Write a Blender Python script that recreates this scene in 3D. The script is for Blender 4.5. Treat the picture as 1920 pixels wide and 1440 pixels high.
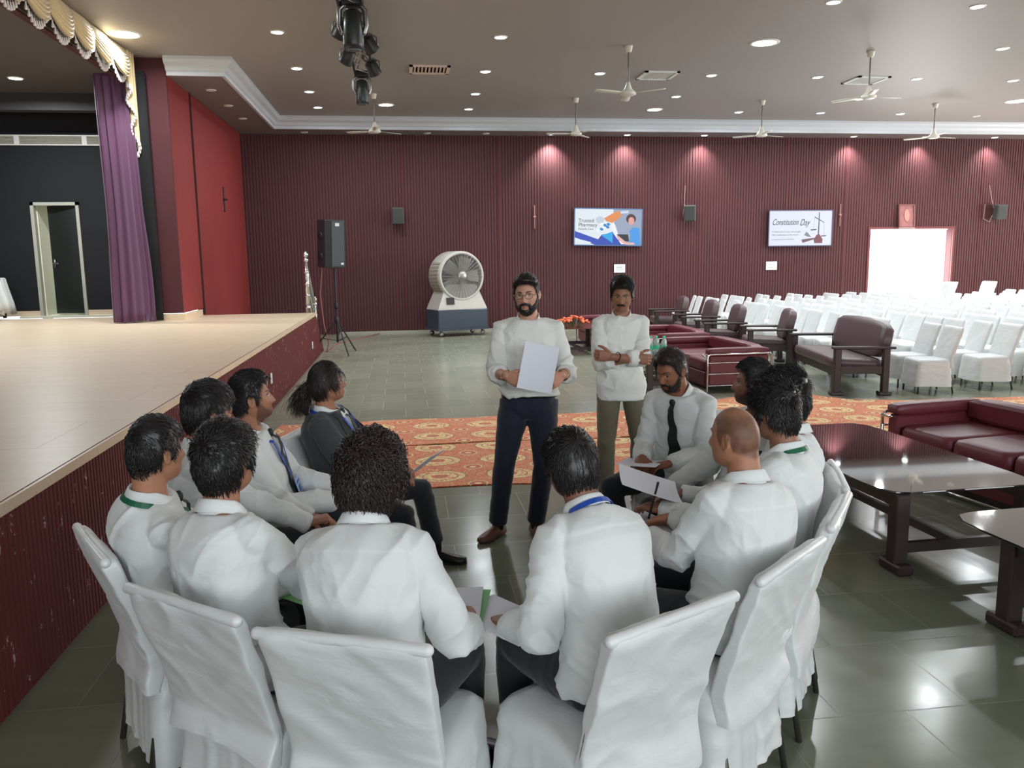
import bpy, math, random
import numpy as np
from math import sin, cos, pi, radians as R
from mathutils import Vector, Matrix, Euler
from mathutils.bvhtree import BVHTree
random.seed(7)
for o in list(bpy.data.objects):
    bpy.data.objects.remove(o)
SC = bpy.context.scene
COL = SC.collection

# ------------------------------------------------------------ camera
CAM_H = 1.82
FPX, YAW, PITCH, ROLL = 1521.15, .1327, .1518, -.0134
_f = Vector((sin(YAW)*cos(PITCH), cos(YAW)*cos(PITCH), -sin(PITCH)))
_r = Vector((cos(YAW), -sin(YAW), 0)); _u = _r.cross(_f)
_r2 = cos(ROLL)*_r + sin(ROLL)*_u; _u2 = -sin(ROLL)*_r + cos(ROLL)*_u
cd = bpy.data.cameras.new('camera'); cam = bpy.data.objects.new('camera', cd); COL.objects.link(cam)
cd.sensor_width = 36; cd.lens = 36*FPX/1920; cd.clip_end = 200
m = Matrix((_r2, _u2, -_f)).transposed().to_4x4(); m.translation = (0, 0, CAM_H)
cam.matrix_world = m
SC.camera = cam
# ------------------------------------------------------------ world, view, daylight
SC.view_settings.view_transform = 'Standard'; SC.view_settings.look = 'None'
SC.view_settings.exposure = 0.0; SC.view_settings.gamma = 1
SC.view_settings.use_curve_mapping = False
w = bpy.data.worlds.new('world'); SC.world = w; w.use_nodes = True
w.node_tree.nodes['Background'].inputs[0].default_value = (.86, .93, 1, 1)
w.node_tree.nodes['Background'].inputs[1].default_value = 3.0
try:
    SC.cycles.use_denoising = True; SC.cycles.max_bounces = 7; SC.cycles.diffuse_bounces = 4
    SC.cycles.glossy_bounces = 4; SC.cycles.sample_clamp_indirect = 6; SC.cycles.caustics_reflective = False
except Exception:
    pass

def area(name, loc, rot, size, power, color=(1, 1, 1), spread=None):
    l = bpy.data.lights.new(name, 'AREA'); l.shape = 'RECTANGLE'; l.size, l.size_y = size
    l.energy = power; l.color = color
    if spread: l.spread = spread
    o = bpy.data.objects.new(name, l); o.location = loc; o.rotation_euler = rot; COL.objects.link(o)
    return o
DAY = (.93, .98, 1.0)
# daylight through the hall's openings: tall windows of the rear wall (behind the camera) and the right wall, and the back door
for i in range(4):
    area('daylight_rear_window', (-1.5+i*4.6, -5.9, 2.9), (R(90-2), 0, 0), (3.2, 2.6), 175, DAY)
for i in range(5):
    area('daylight_side_window', (20.9, -1.5+i*4.6, 2.6), (0, R(90), 0), (2.4, 3.0), (20, 60, 380, 520, 520)[i], (1, .93, .88))
area('daylight_back_door', (14.0, 21.6, 1.25), (R(-90), 0, 0), (2.4, 2.3), 260, (1, .97, .95))
area('daylight_wing_door', (-6.75, 17.9, 2.0), (R(-90), 0, 0), (.6, 1.9), 9, (1, 1, .86))

# ------------------------------------------------------------ helpers
def lin(c):
    return tuple(((x/255)/12.92 if x/255 <= .04045 else ((x/255+.055)/1.055)**2.4) for x in c)

class NT:
    def __init__(s, m):
        s.t = m.node_tree; s.n = s.t.nodes; s.l = s.t.links; s.b = s.n['Principled BSDF']
    def new(s, typ, **kw):
        n = s.n.new(typ)
        for k, v in kw.items(): setattr(n, k, v)
        return n
    def link(s, a, b): s.l.new(a, b)
    def math(s, op, a, b=None, clamp=False):
        n = s.new('ShaderNodeMath', operation=op); n.use_clamp = clamp
        for i, v in enumerate((a, b)):
            if v is None: continue
            if isinstance(v, (int, float)): n.inputs[i].default_value = v
            else: s.link(v, n.inputs[i])
        return n.outputs[0]
    def mix(s, fac, a, b, blend='MIX'):
        n = s.new('ShaderNodeMix', data_type='RGBA', blend_type=blend)
        if isinstance(fac, (int, float)): n.inputs[0].default_value = fac
        else: s.link(fac, n.inputs[0])
        for i, v in ((6, a), (7, b)):
            if isinstance(v, tuple): n.inputs[i].default_value = (*v[:3], 1)
            else: s.link(v, n.inputs[i])
        return n.outputs[2]
    def noise(s, scale, detail=3, vec=None, rough=.5, dist=0):
        n = s.new('ShaderNodeTexNoise'); n.inputs['Scale'].default_value = scale
        n.inputs['Detail'].default_value = detail; n.inputs['Roughness'].default_value = rough
        n.inputs['Distortion'].default_value = dist
        if vec is not None: s.link(vec, n.inputs['Vector'])
        return n.outputs[0]
    def coords(s, kind='Object', scale=None):
        c = s.new('ShaderNodeTexCoord').outputs[kind]
        if scale:
            mp = s.new('ShaderNodeMapping'); mp.inputs['Scale'].default_value = scale; s.link(c, mp.inputs[0]); return mp.outputs[0]
        return c
    def bump(s, h, strength=.3, dist=.01):
        n = s.new('ShaderNodeBump'); n.inputs['Strength'].default_value = strength; n.inputs['Distance'].default_value = dist
        s.link(h, n.inputs['Height']); s.link(n.outputs[0], s.b.inputs['Normal']); return n
    def ramp(s, fac, stops, interp='LINEAR'):
        n = s.new('ShaderNodeValToRGB'); cr = n.color_ramp; cr.interpolation = interp
        while len(cr.elements) < len(stops): cr.elements.new(.5)
        for e, (p, c) in zip(cr.elements, stops): e.position = p; e.color = (*c[:3], 1)
        s.link(fac, n.inputs[0]); return n.outputs[0]

MATS = {}
def mat(name, rgb=(200, 200, 200), rough=.6, metal=0, spec=.5, var=.06, vs=6, bump=0, bs=60, bd=.003, sheen=0, coat=0,
        trans=0, emit=None, es=0, sss=0, linear=False, coord='Object', bscale=None):
    if name in MATS: return MATS[name]
    m = bpy.data.materials.new(name); m.use_nodes = True; t = NT(m); b = t.b
    c = rgb if linear else lin(rgb)
    b.inputs['Roughness'].default_value = rough; b.inputs['Metallic'].default_value = metal
    b.inputs['Specular IOR Level'].default_value = spec
    b.inputs['Sheen Weight'].default_value = sheen; b.inputs['Coat Weight'].default_value = coat
    b.inputs['Transmission Weight'].default_value = trans
    if sss:
        b.inputs['Subsurface Weight'].default_value = sss; b.inputs['Subsurface Radius'].default_value = (1, .35, .2)
        b.inputs['Subsurface Scale'].default_value = .01
    if var:
        n = t.noise(vs, 3, t.coords(coord))
        t.link(t.mix(n, tuple(x*(1-var) for x in c), tuple(min(1, x*(1+var)) for x in c)), b.inputs['Base Color'])
    else:
        b.inputs['Base Color'].default_value = (*c, 1)
    if bump:
        t.bump(t.noise(bs, 4, t.coords(coord, bscale)), bump, bd)
    if emit:
        b.inputs['Emission Color'].default_value = (*lin(emit), 1); b.inputs['Emission Strength'].default_value = es
    m.diffuse_color = (*c, 1); MATS[name] = m
    return m

class Buf:
    def __init__(s): s.v = []; s.f = []; s.n = 0; s.mi = []
    def add(s, v, f, mi=0):
        v = np.asarray(v, float).reshape(-1, 3)
        s.v.append(v); s.f += [tuple(int(i)+s.n for i in q) for q in f]; s.mi += [mi]*len(f); s.n += len(v)
        return s
    def merge(s, o):
        n = s.n; s.v += o.v; s.f += [tuple(i+n for i in q) for q in o.f]; s.mi += o.mi; s.n += o.n
    def verts(s): return np.concatenate(s.v) if s.v else np.zeros((0, 3))
    def box(s, c, d, rot=None, bev=0, mi=0):
        x, y, z = [q/2 for q in d]
        if bev:
            e = min(bev, .49*min(d))
            P = []
            for sx in (-1, 1):
                for sy in (-1, 1):
                    for sz in (-1, 1):
                        P += [(sx*(x-e), sy*(y-e), sz*z), (sx*(x-e), sy*y, sz*(z-e)), (sx*x, sy*(y-e), sz*(z-e))]
            P = np.array(P)
            I = {}
            k = 0
            for sx in (-1, 1):
                for sy in (-1, 1):
                    for sz in (-1, 1):
                        I[sx, sy, sz] = (k, k+1, k+2); k += 3
            F = []
            for sz in (-1, 1):
                q = [I[-1, -1, sz][0], I[1, -1, sz][0], I[1, 1, sz][0], I[-1, 1, sz][0]]; F.append(q if sz > 0 else q[::-1])
            for sy in (-1, 1):
                q = [I[-1, sy, -1][1], I[1, sy, -1][1], I[1, sy, 1][1], I[-1, sy, 1][1]]; F.append(q if sy < 0 else q[::-1])
            for sx in (-1, 1):
                q = [I[sx, -1, -1][2], I[sx, 1, -1][2], I[sx, 1, 1][2], I[sx, -1, 1][2]]; F.append(q if sx > 0 else q[::-1])
            for sx in (-1, 1):
                for sy in (-1, 1):
                    a, b_ = I[sx, sy, -1], I[sx, sy, 1]; q = [a[1], a[2], b_[2], b_[1]]; F.append(q if sx*sy < 0 else q[::-1])
                    for sz in (-1, 1):
                        t = I[sx, sy, sz]; F.append(t if sx*sy*sz > 0 else t[::-1])
            for sx in (-1, 1):
                for sz in (-1, 1):
                    a, b_ = I[sx, -1, sz], I[sx, 1, sz]; q = [a[0], a[2], b_[2], b_[0]]; F.append(q if sx*sz > 0 else q[::-1])
            for sy in (-1, 1):
                for sz in (-1, 1):
                    a, b_ = I[-1, sy, sz], I[1, sy, sz]; q = [a[0], b_[0], b_[1], a[1]]; F.append(q if sy*sz > 0 else q[::-1])
        else:
            P = np.array([(sx*x, sy*y, sz*z) for sx in (-1, 1) for sy in (-1, 1) for sz in (-1, 1)])
            F = [(0, 1, 3, 2), (4, 6, 7, 5), (0, 4, 5, 1), (2, 3, 7, 6), (0, 2, 6, 4), (1, 5, 7, 3)]
        if rot is not None: P = P @ np.array(rot.to_matrix() if hasattr(rot, 'to_matrix') else rot).T
        return s.add(P+np.array(c), F, mi)
    def loft(s, rings, cap0=True, cap1=True, closed=True, mi=0):
        n = len(rings[0]); k = len(rings)
        V = np.concatenate([np.asarray(r, float) for r in rings]); F = []
        for i in range(k-1):
            for j in range(n if closed else n-1):
                a, b_ = i*n+j, i*n+(j+1) % n
                F.append((a, b_, b_+n, a+n))
        if cap0: V = np.vstack([V, V[:n].mean(0)]); c = len(V)-1; F += [((j+1) % n, j, c) for j in range(n)]
        if cap1: V = np.vstack([V, V[(k-1)*n:k*n].mean(0)]); c = len(V)-1; F += [((k-1)*n+j, (k-1)*n+(j+1) % n, c) for j in range(n)]
        return s.add(V, F, mi)
    def tube(s, pts, rad, seg=12, ref=None, round_=True, mi=0, closed=False):
        """swept tube; rad: scalar, list of scalars or list of (ra, rb) (ra along ref axis)"""
        P = np.array(pts, float); k = len(P)
        rad = [rad]*k if np.isscalar(rad) else list(rad)
        rad = [(r, r) if np.isscalar(r) else r for r in rad]
        T = np.zeros_like(P); T[1:-1] = P[2:]-P[:-2]; T[0] = P[1]-P[0]; T[-1] = P[-1]-P[-2]
        if closed: T[0] = T[-1] = P[1]-P[-2]
        T /= np.linalg.norm(T, axis=1)[:, None]+1e-12
        a = np.array(ref if ref is not None else ((1, 0, 0) if abs(T[0][0]) < .8 else (0, 1, 0)), float)
        th = np.linspace(0, 2*pi, seg, endpoint=False); rings = []
        def ring(c, t, ra, rb):
            nonlocal a
            a = a-t*(a@t); a /= np.linalg.norm(a)+1e-12; b_ = np.cross(t, a)
            return c+np.outer(np.cos(th)*ra, a)+np.outer(np.sin(th)*rb, b_)
        if round_ and not closed:
            for q in (1.3, .8, .35):
                c_ = cos(q); rings.append(ring(P[0]-T[0]*sin(q)*min(rad[0]), T[0], rad[0][0]*c_, rad[0][1]*c_))
        for i in range(k): rings.append(ring(P[i], T[i], *rad[i]))
        if round_ and not closed:
            for q in (.35, .8, 1.3):
                c_ = cos(q); rings.append(ring(P[-1]+T[-1]*sin(q)*min(rad[-1]), T[-1], rad[-1][0]*c_, rad[-1][1]*c_))
        return s.loft(rings, not closed, not closed, mi=mi)
    def lathe(s, prof, c=(0, 0, 0), seg=24, axis='z', cap=True, mi=0):
        th = np.linspace(0, 2*pi, seg, endpoint=False); rings = []
        for r, z in prof:
            if axis == 'z': q = np.stack([r*np.cos(th), r*np.sin(th), np.full(seg, z)], 1)
            elif axis == 'y': q = np.stack([r*np.cos(th), np.full(seg, z), -r*np.sin(th)], 1)
            else: q = np.stack([np.full(seg, z), r*np.cos(th), r*np.sin(th)], 1)
            rings.append(q+np.array(c))
        return s.loft(rings, cap, cap, mi=mi)
    def ell(s, c, r, seg=20, M=None, mi=0):
        th = np.linspace(0, 2*pi, seg, endpoint=False); rings = []
        for ph in np.linspace(-pi/2+.12, pi/2-.12, seg//2+1):
            q = np.stack([cos(ph)*np.cos(th), cos(ph)*np.sin(th), np.full(seg, sin(ph))], 1)*np.array(r)
            if M is not None: q = q @ np.array(M).T
            rings.append(q+np.array(c))
        return s.loft(rings, mi=mi)
    def mesh(s, name, mats, smooth=True, angle=None):
        me = bpy.data.meshes.new(name); me.from_pydata(s.verts().tolist(), [], s.f)
        for m_ in (mats if isinstance(mats, (list, tuple)) else [mats]): me.materials.append(m_)
        if any(s.mi): me.polygons.foreach_set('material_index', s.mi)
        if smooth:
            me.polygons.foreach_set('use_smooth', [True]*len(me.polygons))
            if angle: me.set_sharp_from_angle(angle=R(angle))
        me.update(); return me
    def obj(s, name, mats, parent=None, smooth=True, angle=None, **kw):
        return link(name, s.mesh(name, mats, smooth, angle), parent, **kw)

def link(name, data, parent=None, label=None, cat=None, group=None, kind=None, loc=None, rot=None):
    o = bpy.data.objects.new(name, data); COL.objects.link(o)
    if parent is not None: o.parent = parent
    if loc is not None: o.location = loc
    if rot is not None: o.rotation_euler = rot if hasattr(rot, '__len__') else (0, 0, rot)
    return tag(o, label, cat, group, kind)
def tag(o, label=None, cat=None, group=None, kind=None):
    for k, v in (('label', label), ('category', cat), ('group', group), ('kind', kind)):
        if v: o[k] = v
    return o
def thing(name, label, cat, loc=(0, 0, 0), rot=0, group=None):
    return link(name, None, None, label, cat, group, None, loc, rot)
def dup(root, loc, rot, label=None, group=None):
    r = root.copy(); COL.objects.link(r); r.location = loc; r.rotation_euler = rot if hasattr(rot, '__len__') else (0, 0, rot)
    tag(r, label, None, group)
    for ch in list(root.children):
        c = ch.copy(); COL.objects.link(c); c.parent = r
        for g in list(ch.children):
            d = g.copy(); COL.objects.link(d); d.parent = c
    return r
def face_rot(fx, fy): return math.atan2(-fx, fy)
def sstep(x, a, b):
    t = np.clip((np.asarray(x, float)-a)/(b-a), 0, 1); return t*t*(3-2*t)
_rs = np.random.RandomState(3); _tab = _rs.rand(4096)
def vnoise(p, seed=0):
    p = np.asarray(p, float)+seed*17.3; i = np.floor(p).astype(int); f = p-i; f = f*f*(3-2*f); out = 0
    for dx in (0, 1):
        for dy in (0, 1):
            for dz in (0, 1):
                h = ((i[:, 0]+dx)*73+(i[:, 1]+dy)*1571+(i[:, 2]+dz)*397) % 4096
                h = (h*h % 4093+h*7) % 4096
                out = out+_tab[h]*(f[:, 0] if dx else 1-f[:, 0])*(f[:, 1] if dy else 1-f[:, 1])*(f[:, 2] if dz else 1-f[:, 2])
    return out
def ridge(p, seed=0):
    return 1-np.abs(2*vnoise(p, seed)-1)
def vnormals(me):
    n = np.zeros(len(me.vertices)*3); me.vertices.foreach_get('normal', n); return n.reshape(-1, 3)
def vco(me):
    n = np.zeros(len(me.vertices)*3); me.vertices.foreach_get('co', n); return n.reshape(-1, 3)
def setco(me, c): me.vertices.foreach_set('co', np.asarray(c, float).ravel()); me.update()
def colattr(me, col, name='tint'):
    a = me.color_attributes.new(name, 'FLOAT_COLOR', 'POINT')
    c = np.ones((len(me.vertices), 4)); c[:, :3] = col; a.data.foreach_set('color', c.ravel())
ORD = ['first', 'second', 'third', 'fourth', 'fifth', 'sixth', 'seventh', 'eighth', 'ninth', 'tenth', 'eleventh', 'twelfth', 'thirteenth', 'fourteenth', 'fifteenth', 'sixteenth', 'seventeenth', 'eighteenth', 'nineteenth', 'twentieth', 'twenty-first', 'twenty-second']
# ============================================================ ROOM
XW, YB, YR, XR = -3.76, 21.08, -6.0, 21.0     # left wall face, back wall, rear wall, right wall
ZC, ZS = 5.2, 4.93                             # ceiling, soffit
HS, XS, YE = .866, -1.65, 16.0                 # stage height, stage front, stage end
YP, YW = 14.72, 16.83                          # pillar front, stage side wall

def maroon(name, rgb, specks=0, rough=.75):
    m = mat(name, rgb, rough, var=0); t = NT(m); c = t.coords()
    n = t.noise(.7, 4, c); base = lin(rgb)
    col = t.mix(n, tuple(x*.78 for x in base), tuple(x*1.25 for x in base))
    st = t.noise(1.0, 4, t.coords('Object', (30, 30, .8)))
    col = t.mix(t.math('MULTIPLY', st, .5), col, tuple(x*.55 for x in base))
    if specks:
        v = t.noise(9, 6, t.coords('Object', (1.4, 1.4, .7)), .8)
        k = t.math('GREATER_THAN', v, specks)
        col = t.mix(t.math('MULTIPLY', k, .8), col, lin((205, 190, 180)))
    t.link(col, t.b.inputs['Base Color'])
    t.bump(t.noise(160, 3, c), .25, .002)
    return m
M_wall = maroon('maroon_ribbed_cladding', (86, 44, 48), .78)
M_stage = maroon('maroon_stage_cladding', (104, 36, 36), .63)
M_red = maroon('red_fabric_wall', (138, 44, 42))
M_dark = mat('dark_maroon_panel', (74, 32, 38), .85, var=.15, vs=1.5)
M_black = mat('black_stage_wall', (17, 19, 25), .8, var=.2, vs=1)
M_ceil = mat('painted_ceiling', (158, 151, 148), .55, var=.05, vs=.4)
M_crown = mat('grey_crown', (196, 200, 208), .5, var=.03)
M_cream = mat('cream_stone', (222, 200, 172), .4, var=.05)
M_plaster = mat('cream_plaster', (226, 228, 205), .7, var=.04)
M_white = mat('white_paint', (225, 226, 224), .5, var=.03)
M_chrome = mat('chrome', (205, 205, 205), .18, 1, var=.02)
M_steel = mat('brushed_steel', (150, 148, 145), .35, 1, var=.05)
M_blackp = mat('black_plastic', (24, 25, 27), .45, var=.1)
M_glass = mat('window_glass', (235, 245, 245), .02, trans=1, var=0)

def ribs(b, p0, p1, z0, z1, pitch, depth, n, bevel=.25, zfun=None):
    """real corrugated cladding from p0 to p1 (2D), normal n (2D): ribs proud, grooves recessed"""
    p0, p1, n = np.array(p0, float), np.array(p1, float), np.array(n, float)
    L = np.linalg.norm(p1-p0); k = max(1, int(round(L/pitch))); d = (p1-p0)/L; pr = []
    for i in range(k):
        s0 = i*L/k; w_ = L/k
        for q, o in ((0, 0), (.16, 0), (.24, depth), (.92, depth)):
            pr.append(p0+d*(s0+q*w_)+n*o)
    pr.append(p1)
    pr = np.array(pr); m_ = len(pr)
    zz0 = np.full(m_, z0); zz1 = np.full(m_, z1) if zfun is None else np.array([zfun(*q) for q in pr])
    V = np.vstack([np.c_[pr, zz0], np.c_[pr, zz1]])
    F = [(i, i+1, m_+i+1, m_+i) for i in range(m_-1)]
    b.add(V, F)

# floor -------------------------------------------------------
m = mat('kota_stone_floor', (120, 126, 116), .2, var=0); t = NT(m)
c = t.coords('Object')
br = t.new('ShaderNodeTexBrick', offset=.5, offset_frequency=2, squash=1.0)
t.link(c, br.inputs['Vector']); br.inputs['Scale'].default_value = 1
br.inputs['Brick Width'].default_value = .56; br.inputs['Row Height'].default_value = .56
br.inputs['Mortar Size'].default_value = .0025; br.inputs['Mortar Smooth'].default_value = .3; br.inputs['Bias'].default_value = 0
br.inputs['Color1'].default_value = (*lin((116, 124, 108)), 1); br.inputs['Color2'].default_value = (*lin((146, 149, 132)), 1)
br.inputs['Mortar'].default_value = (*lin((150, 148, 132)), 1)
n1 = t.noise(2.2, 5, c, .6, .6)
col = t.mix(n1, br.outputs['Color'], lin((134, 138, 122)))
n2 = t.noise(1.0, 4, t.coords('Object', (1.5, 9, 1)), .6)
col = t.mix(t.math('MULTIPLY', n2, .5), col, lin((100, 107, 94)))
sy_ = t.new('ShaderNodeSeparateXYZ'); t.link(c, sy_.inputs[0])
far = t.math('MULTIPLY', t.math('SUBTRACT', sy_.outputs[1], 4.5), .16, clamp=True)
col = t.mix(far, t.mix(1.0, col, (.74, .75, .68), 'MULTIPLY'), t.mix(1.0, col, (1.45, 1.4, 1.38), 'MULTIPLY'))  # light falloff over depth put into the stone colour: darker near, lighter far
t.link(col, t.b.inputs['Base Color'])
rn = t.noise(6, 4, c); rr = t.math('ADD', t.math('MULTIPLY', rn, .14), .12)
t.link(t.math('ADD', rr, t.math('MULTIPLY', br.outputs['Fac'], .3)), t.b.inputs['Roughness'])
t.b.inputs['Specular IOR Level'].default_value = .62
t.bump(t.math('SUBTRACT', t.noise(3, 3, c), t.math('MULTIPLY', br.outputs['Fac'], .4)), .12, .008)
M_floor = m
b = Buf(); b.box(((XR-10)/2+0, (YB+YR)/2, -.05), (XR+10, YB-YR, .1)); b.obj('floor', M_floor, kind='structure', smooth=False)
# carpets: cream oval medallions on orange red
m = mat('medallion_carpet', (196, 96, 56), .95, var=0, sheen=.2); t = NT(m); c = t.coords('Object')
dn = t.new('ShaderNodeTexNoise'); dn.inputs['Scale'].default_value = 3; t.link(c, dn.inputs['Vector'])
vm = t.new('ShaderNodeVectorMath', operation='MULTIPLY_ADD'); t.link(dn.outputs['Color'], vm.inputs[0]); vm.inputs[1].default_value = (.05, .05, 0); t.link(c, vm.inputs[2])
sp_ = t.new('ShaderNodeSeparateXYZ'); t.link(vm.outputs[0], sp_.inputs[0])
def lattice(ox, oy, rx, ry):
    u = t.math('SUBTRACT', t.math('FRACT', t.math('ADD', t.math('DIVIDE', sp_.outputs[0], .60), ox)), .5); v = t.math('SUBTRACT', t.math('FRACT', t.math('ADD', t.math('DIVIDE', sp_.outputs[1], .54), oy)), .5)
    u = t.math('DIVIDE', u, rx); v = t.math('DIVIDE', v, ry); return t.math('SQRT', t.math('ADD', t.math('MULTIPLY', u, u), t.math('MULTIPLY', v, v)))
RED, ORA, CRE, OLI, YEL = lin((200, 62, 36)), lin((212, 106, 60)), lin((236, 214, 146)), lin((150, 104, 60)), lin((232, 180, 92))
fine = t.noise(26, 3, c, .7, 1.5)
bg = t.ramp(fine, [(0, ORA), (.36, RED), (.49, YEL), (.53, RED), (.60, CRE), (.66, RED)], 'CONSTANT')
r1 = lattice(0, 0, .37, .34); ov = t.ramp(r1, [(0, OLI), (.16, RED), (.3, CRE), (.62, OLI), (.68, CRE), (.92, OLI), (1.0, OLI)], 'CONSTANT')
ovn = t.mix(t.math('GREATER_THAN', fine, .54), ov, ORA)
col = t.mix(t.math('LESS_THAN', r1, 1.0), bg, ovn)
r2 = lattice(.5, .5, .14, .15); st_ = t.ramp(r2, [(0, CRE), (.35, RED), (.7, OLI), (.85, CRE)], 'CONSTANT')
col = t.mix(t.math('LESS_THAN', r2, 1.0), col, st_)
fade = t.noise(.8, 2, c); col = t.mix(t.math('MULTIPLY', fade, .14), col, lin((206, 150, 104)))
t.link(col, t.b.inputs['Base Color']); t.bump(t.noise(300, 2, c), .4, .004)
def carpet(pts, z, label):
    b = Buf(); n = len(pts); P = []
    for i in range(n):
        a, q = np.array(pts[i], float), np.array(pts[(i+1) % n], float); k = max(2, int(np.linalg.norm(q-a)/.25)); d_ = (q-a)/np.linalg.norm(q-a); nn_ = np.array([-d_[1], d_[0]])
        for j in range(k): P.append(a+(q-a)*j/k+nn_*.035*sin(j*.9+i*2)*(0 < j))
    P = np.array(P); b.loft([np.c_[P, np.full(len(P), .001)], np.c_[P, np.full(len(P), z-.002)], np.c_[P*[.9995, .9999], np.full(len(P), z)]], True, False)
    q = len(P); b.f.append(tuple(range(2*q, 3*q))); b.obj('carpet', m, smooth=False, label=label, cat='carpet', group='orange medallion carpets')
carpet([(-1.42, 6.55), (4.1, 6.1), (9.6, 5.9), (9.8, 7.85), (2.0, 7.9), (-1.42, 8.0)], .010, 'nearer strip of orange red medallion carpet behind the seated circle')
carpet([(-1.40, 8.04), (2.0, 7.94), (9.8, 7.89), (9.9, 9.2), (7.8, 9.25), (6.2, 9.3), (5.6, 9.5), (5.3, 9.95), (4.7, 10.1), (2.6, 9.35), (1.0, 9.3), (-1.40, 9.25)], .011, 'farther strip of orange red medallion carpet reaching the brown sofa')

# stage -------------------------------------------------------
m = mat('stage_stone_top', (205, 184, 158), .34, var=0); t = NT(m); c = t.coords('Object')
col = t.mix(t.noise(1.0, 5, t.coords('Object', (1.2, 5, 1)), .6), lin((214, 188, 160)), lin((234, 218, 190)))
col = t.mix(t.math('MULTIPLY', t.noise(40, 4, c), .3), col, lin((190, 160, 132)))
br = t.new('ShaderNodeTexBrick', offset=.3); t.link(c, br.inputs['Vector']); br.inputs['Scale'].default_value = 1
br.inputs['Brick Width'].default_value = 1.5; br.inputs['Row Height'].default_value = .75; br.inputs['Mortar Size'].default_value = .003
sc_ = t.math('MULTIPLY', br.outputs['Fac'], t.math('GREATER_THAN', t.noise(.9, 2, c), .5))
col = t.mix(t.math('MULTIPLY', sc_, .55), col, lin((130, 108, 90)))
t.link(col, t.b.inputs['Base Color']); M_stagetop = m
b = Buf(); b.box(((XS-10)/2, (YR+YE)/2+.0, HS-.025), (XS+10+.02, YE-YR, .05)); b.obj('stage_top', M_stagetop, kind='structure', smooth=False)
b = Buf(); b.box(((XS-10)/2-.03, (YR+YE)/2, (HS-.05)/2), (XS+10-.06, YE-YR-.04, HS-.05))
b.obj('stage_core', M_stage, kind='structure', smooth=False)
b = Buf(); ribs(b, (XS-.02, YR), (XS-.02, YE), 0, HS-.03, .042, .014, (1, 0))
ribs(b, (XS-.02, YE), (XS-.02, 17.25), 0, 0, .042, .014, (1, 0), zfun=lambda x, y: max(.02, (HS-.03)*(17.3-y)/1.3))
b.tube([(XS-.01, YR, HS-.012), (XS-.01, YE, HS-.012)], .014, 8)
b.obj('stage_front_cladding', M_stage, kind='structure', smooth=False)
# stairs at the stage end
b = Buf()
for i in range(5):
    z = HS*(5-i)/6; b.box((XS-.55, YE+.12+i*.25, z/2), (1.0, .25, z))
b.obj('stage_stairs', M_cream, kind='structure', smooth=False)
# small cover plates on the stage front
for i, (y, z) in enumerate(((10.25, .41), (15.0, .34))):
    b = Buf(); b.box((XS+.012, y, z), (.02, .07, .13), bev=.004)
    b.obj('outlet_plate', M_white, label=['white outlet plate on the stage front just above the seated profile man', 'small white outlet plate on the stage front nearest the handrail'][i], cat='outlet')

# left wall, pillar, stage side wall --------------------------
b = Buf(); b.box(((XW-4.45)/2, YP+.02, (HS+ZC)/2+.06), (XW+4.45-.0, .04, ZC-HS-.12)); b.obj('pillar_front', M_dark, kind='structure', smooth=False)
b = Buf(); b.box((XW-.03, (YP+.04+16.2)/2, (HS+ZC)/2+.06), (.06, 16.2-YP-.04, ZC-HS-.12)); b.obj('pillar_side', M_red, kind='structure', smooth=False)
b = Buf(); b.box((XW-.06, (16.2+YB)/2, ZC/2), (.10, YB-16.2, ZC)); b.obj('wall_left', M_red, kind='structure', smooth=False)
b = Buf(); b.box((XW-.02, 16.19, (HS+ZC)/2), (.1, .04, ZC-HS)); b.obj('trim_1', M_dark, kind='structure', smooth=False)
b = Buf(); b.box(((XW-4.3)/2+.01, YP-.01, HS+.055), (XW+4.3+.02, .04, .11)); b.box((XW+.012, (YP+16.0)/2, HS+.055), (.03, 16.0-YP, .11)); b.obj('baseboard_pillar', M_cream, kind='structure', smooth=False)
# stage side wall with an open door
DX0, DX1, DZ = -6.93, -6.06, 3.02
b = Buf()
b.box(((-10+DX0)/2, YW+.1, (HS+ZC)/2), (DX0+10, .2, ZC-HS)); b.box(((DX1-4.4)/2, YW+.1, (HS+ZC)/2), (-4.4-DX1, .2, ZC-HS))
b.box(((DX0+DX1)/2, YW+.1, (DZ+ZC)/2), (DX1-DX0, .2, ZC-DZ)); b.obj('wall_stage_side', M_black, kind='structure', smooth=False)
b = Buf(); b.box(((-10+DX0)/2, YW-.015, HS+.05), (DX0+10, .03, .1)); b.box(((DX1-4.5)/2+.0, YW-.015, HS+.05), (-4.5-DX1, .03, .1))
b.obj('baseboard_stage', M_cream, kind='structure', smooth=False)
b = Buf(); b.box((DX0+.03, YW+.08, (HS+DZ)/2), (.06, .26, DZ-HS)); b.box((DX1-.03, YW+.08, (HS+DZ)/2), (.06, .26, DZ-HS)); b.box(((DX0+DX1)/2, YW+.08, DZ-.03), (DX1-DX0, .26, .06))
b.obj('trim_2', mat('door_frame_grey', (176, 178, 166), .6), kind='structure', smooth=False)
d = thing('door_1', None, None, (DX1-.05, YW+.02, HS), R(-14)); d['kind'] = 'structure'
b = Buf(); b.box((-.31, 0, (DZ-HS)/2), (.60, .04, DZ-HS-.07), bev=.005); b.obj('door_leaf', mat('door_black', (26, 32, 30), .5), d)
b = Buf(); b.tube([(-.56, -.02, 1.0), (-.56, -.07, 1.0), (-.46, -.07, 1.0)], .011, 8); b.box((-.56, -.022, 1.0), (.04, .006, .16)); b.obj('door_handle', M_steel, d)
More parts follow.
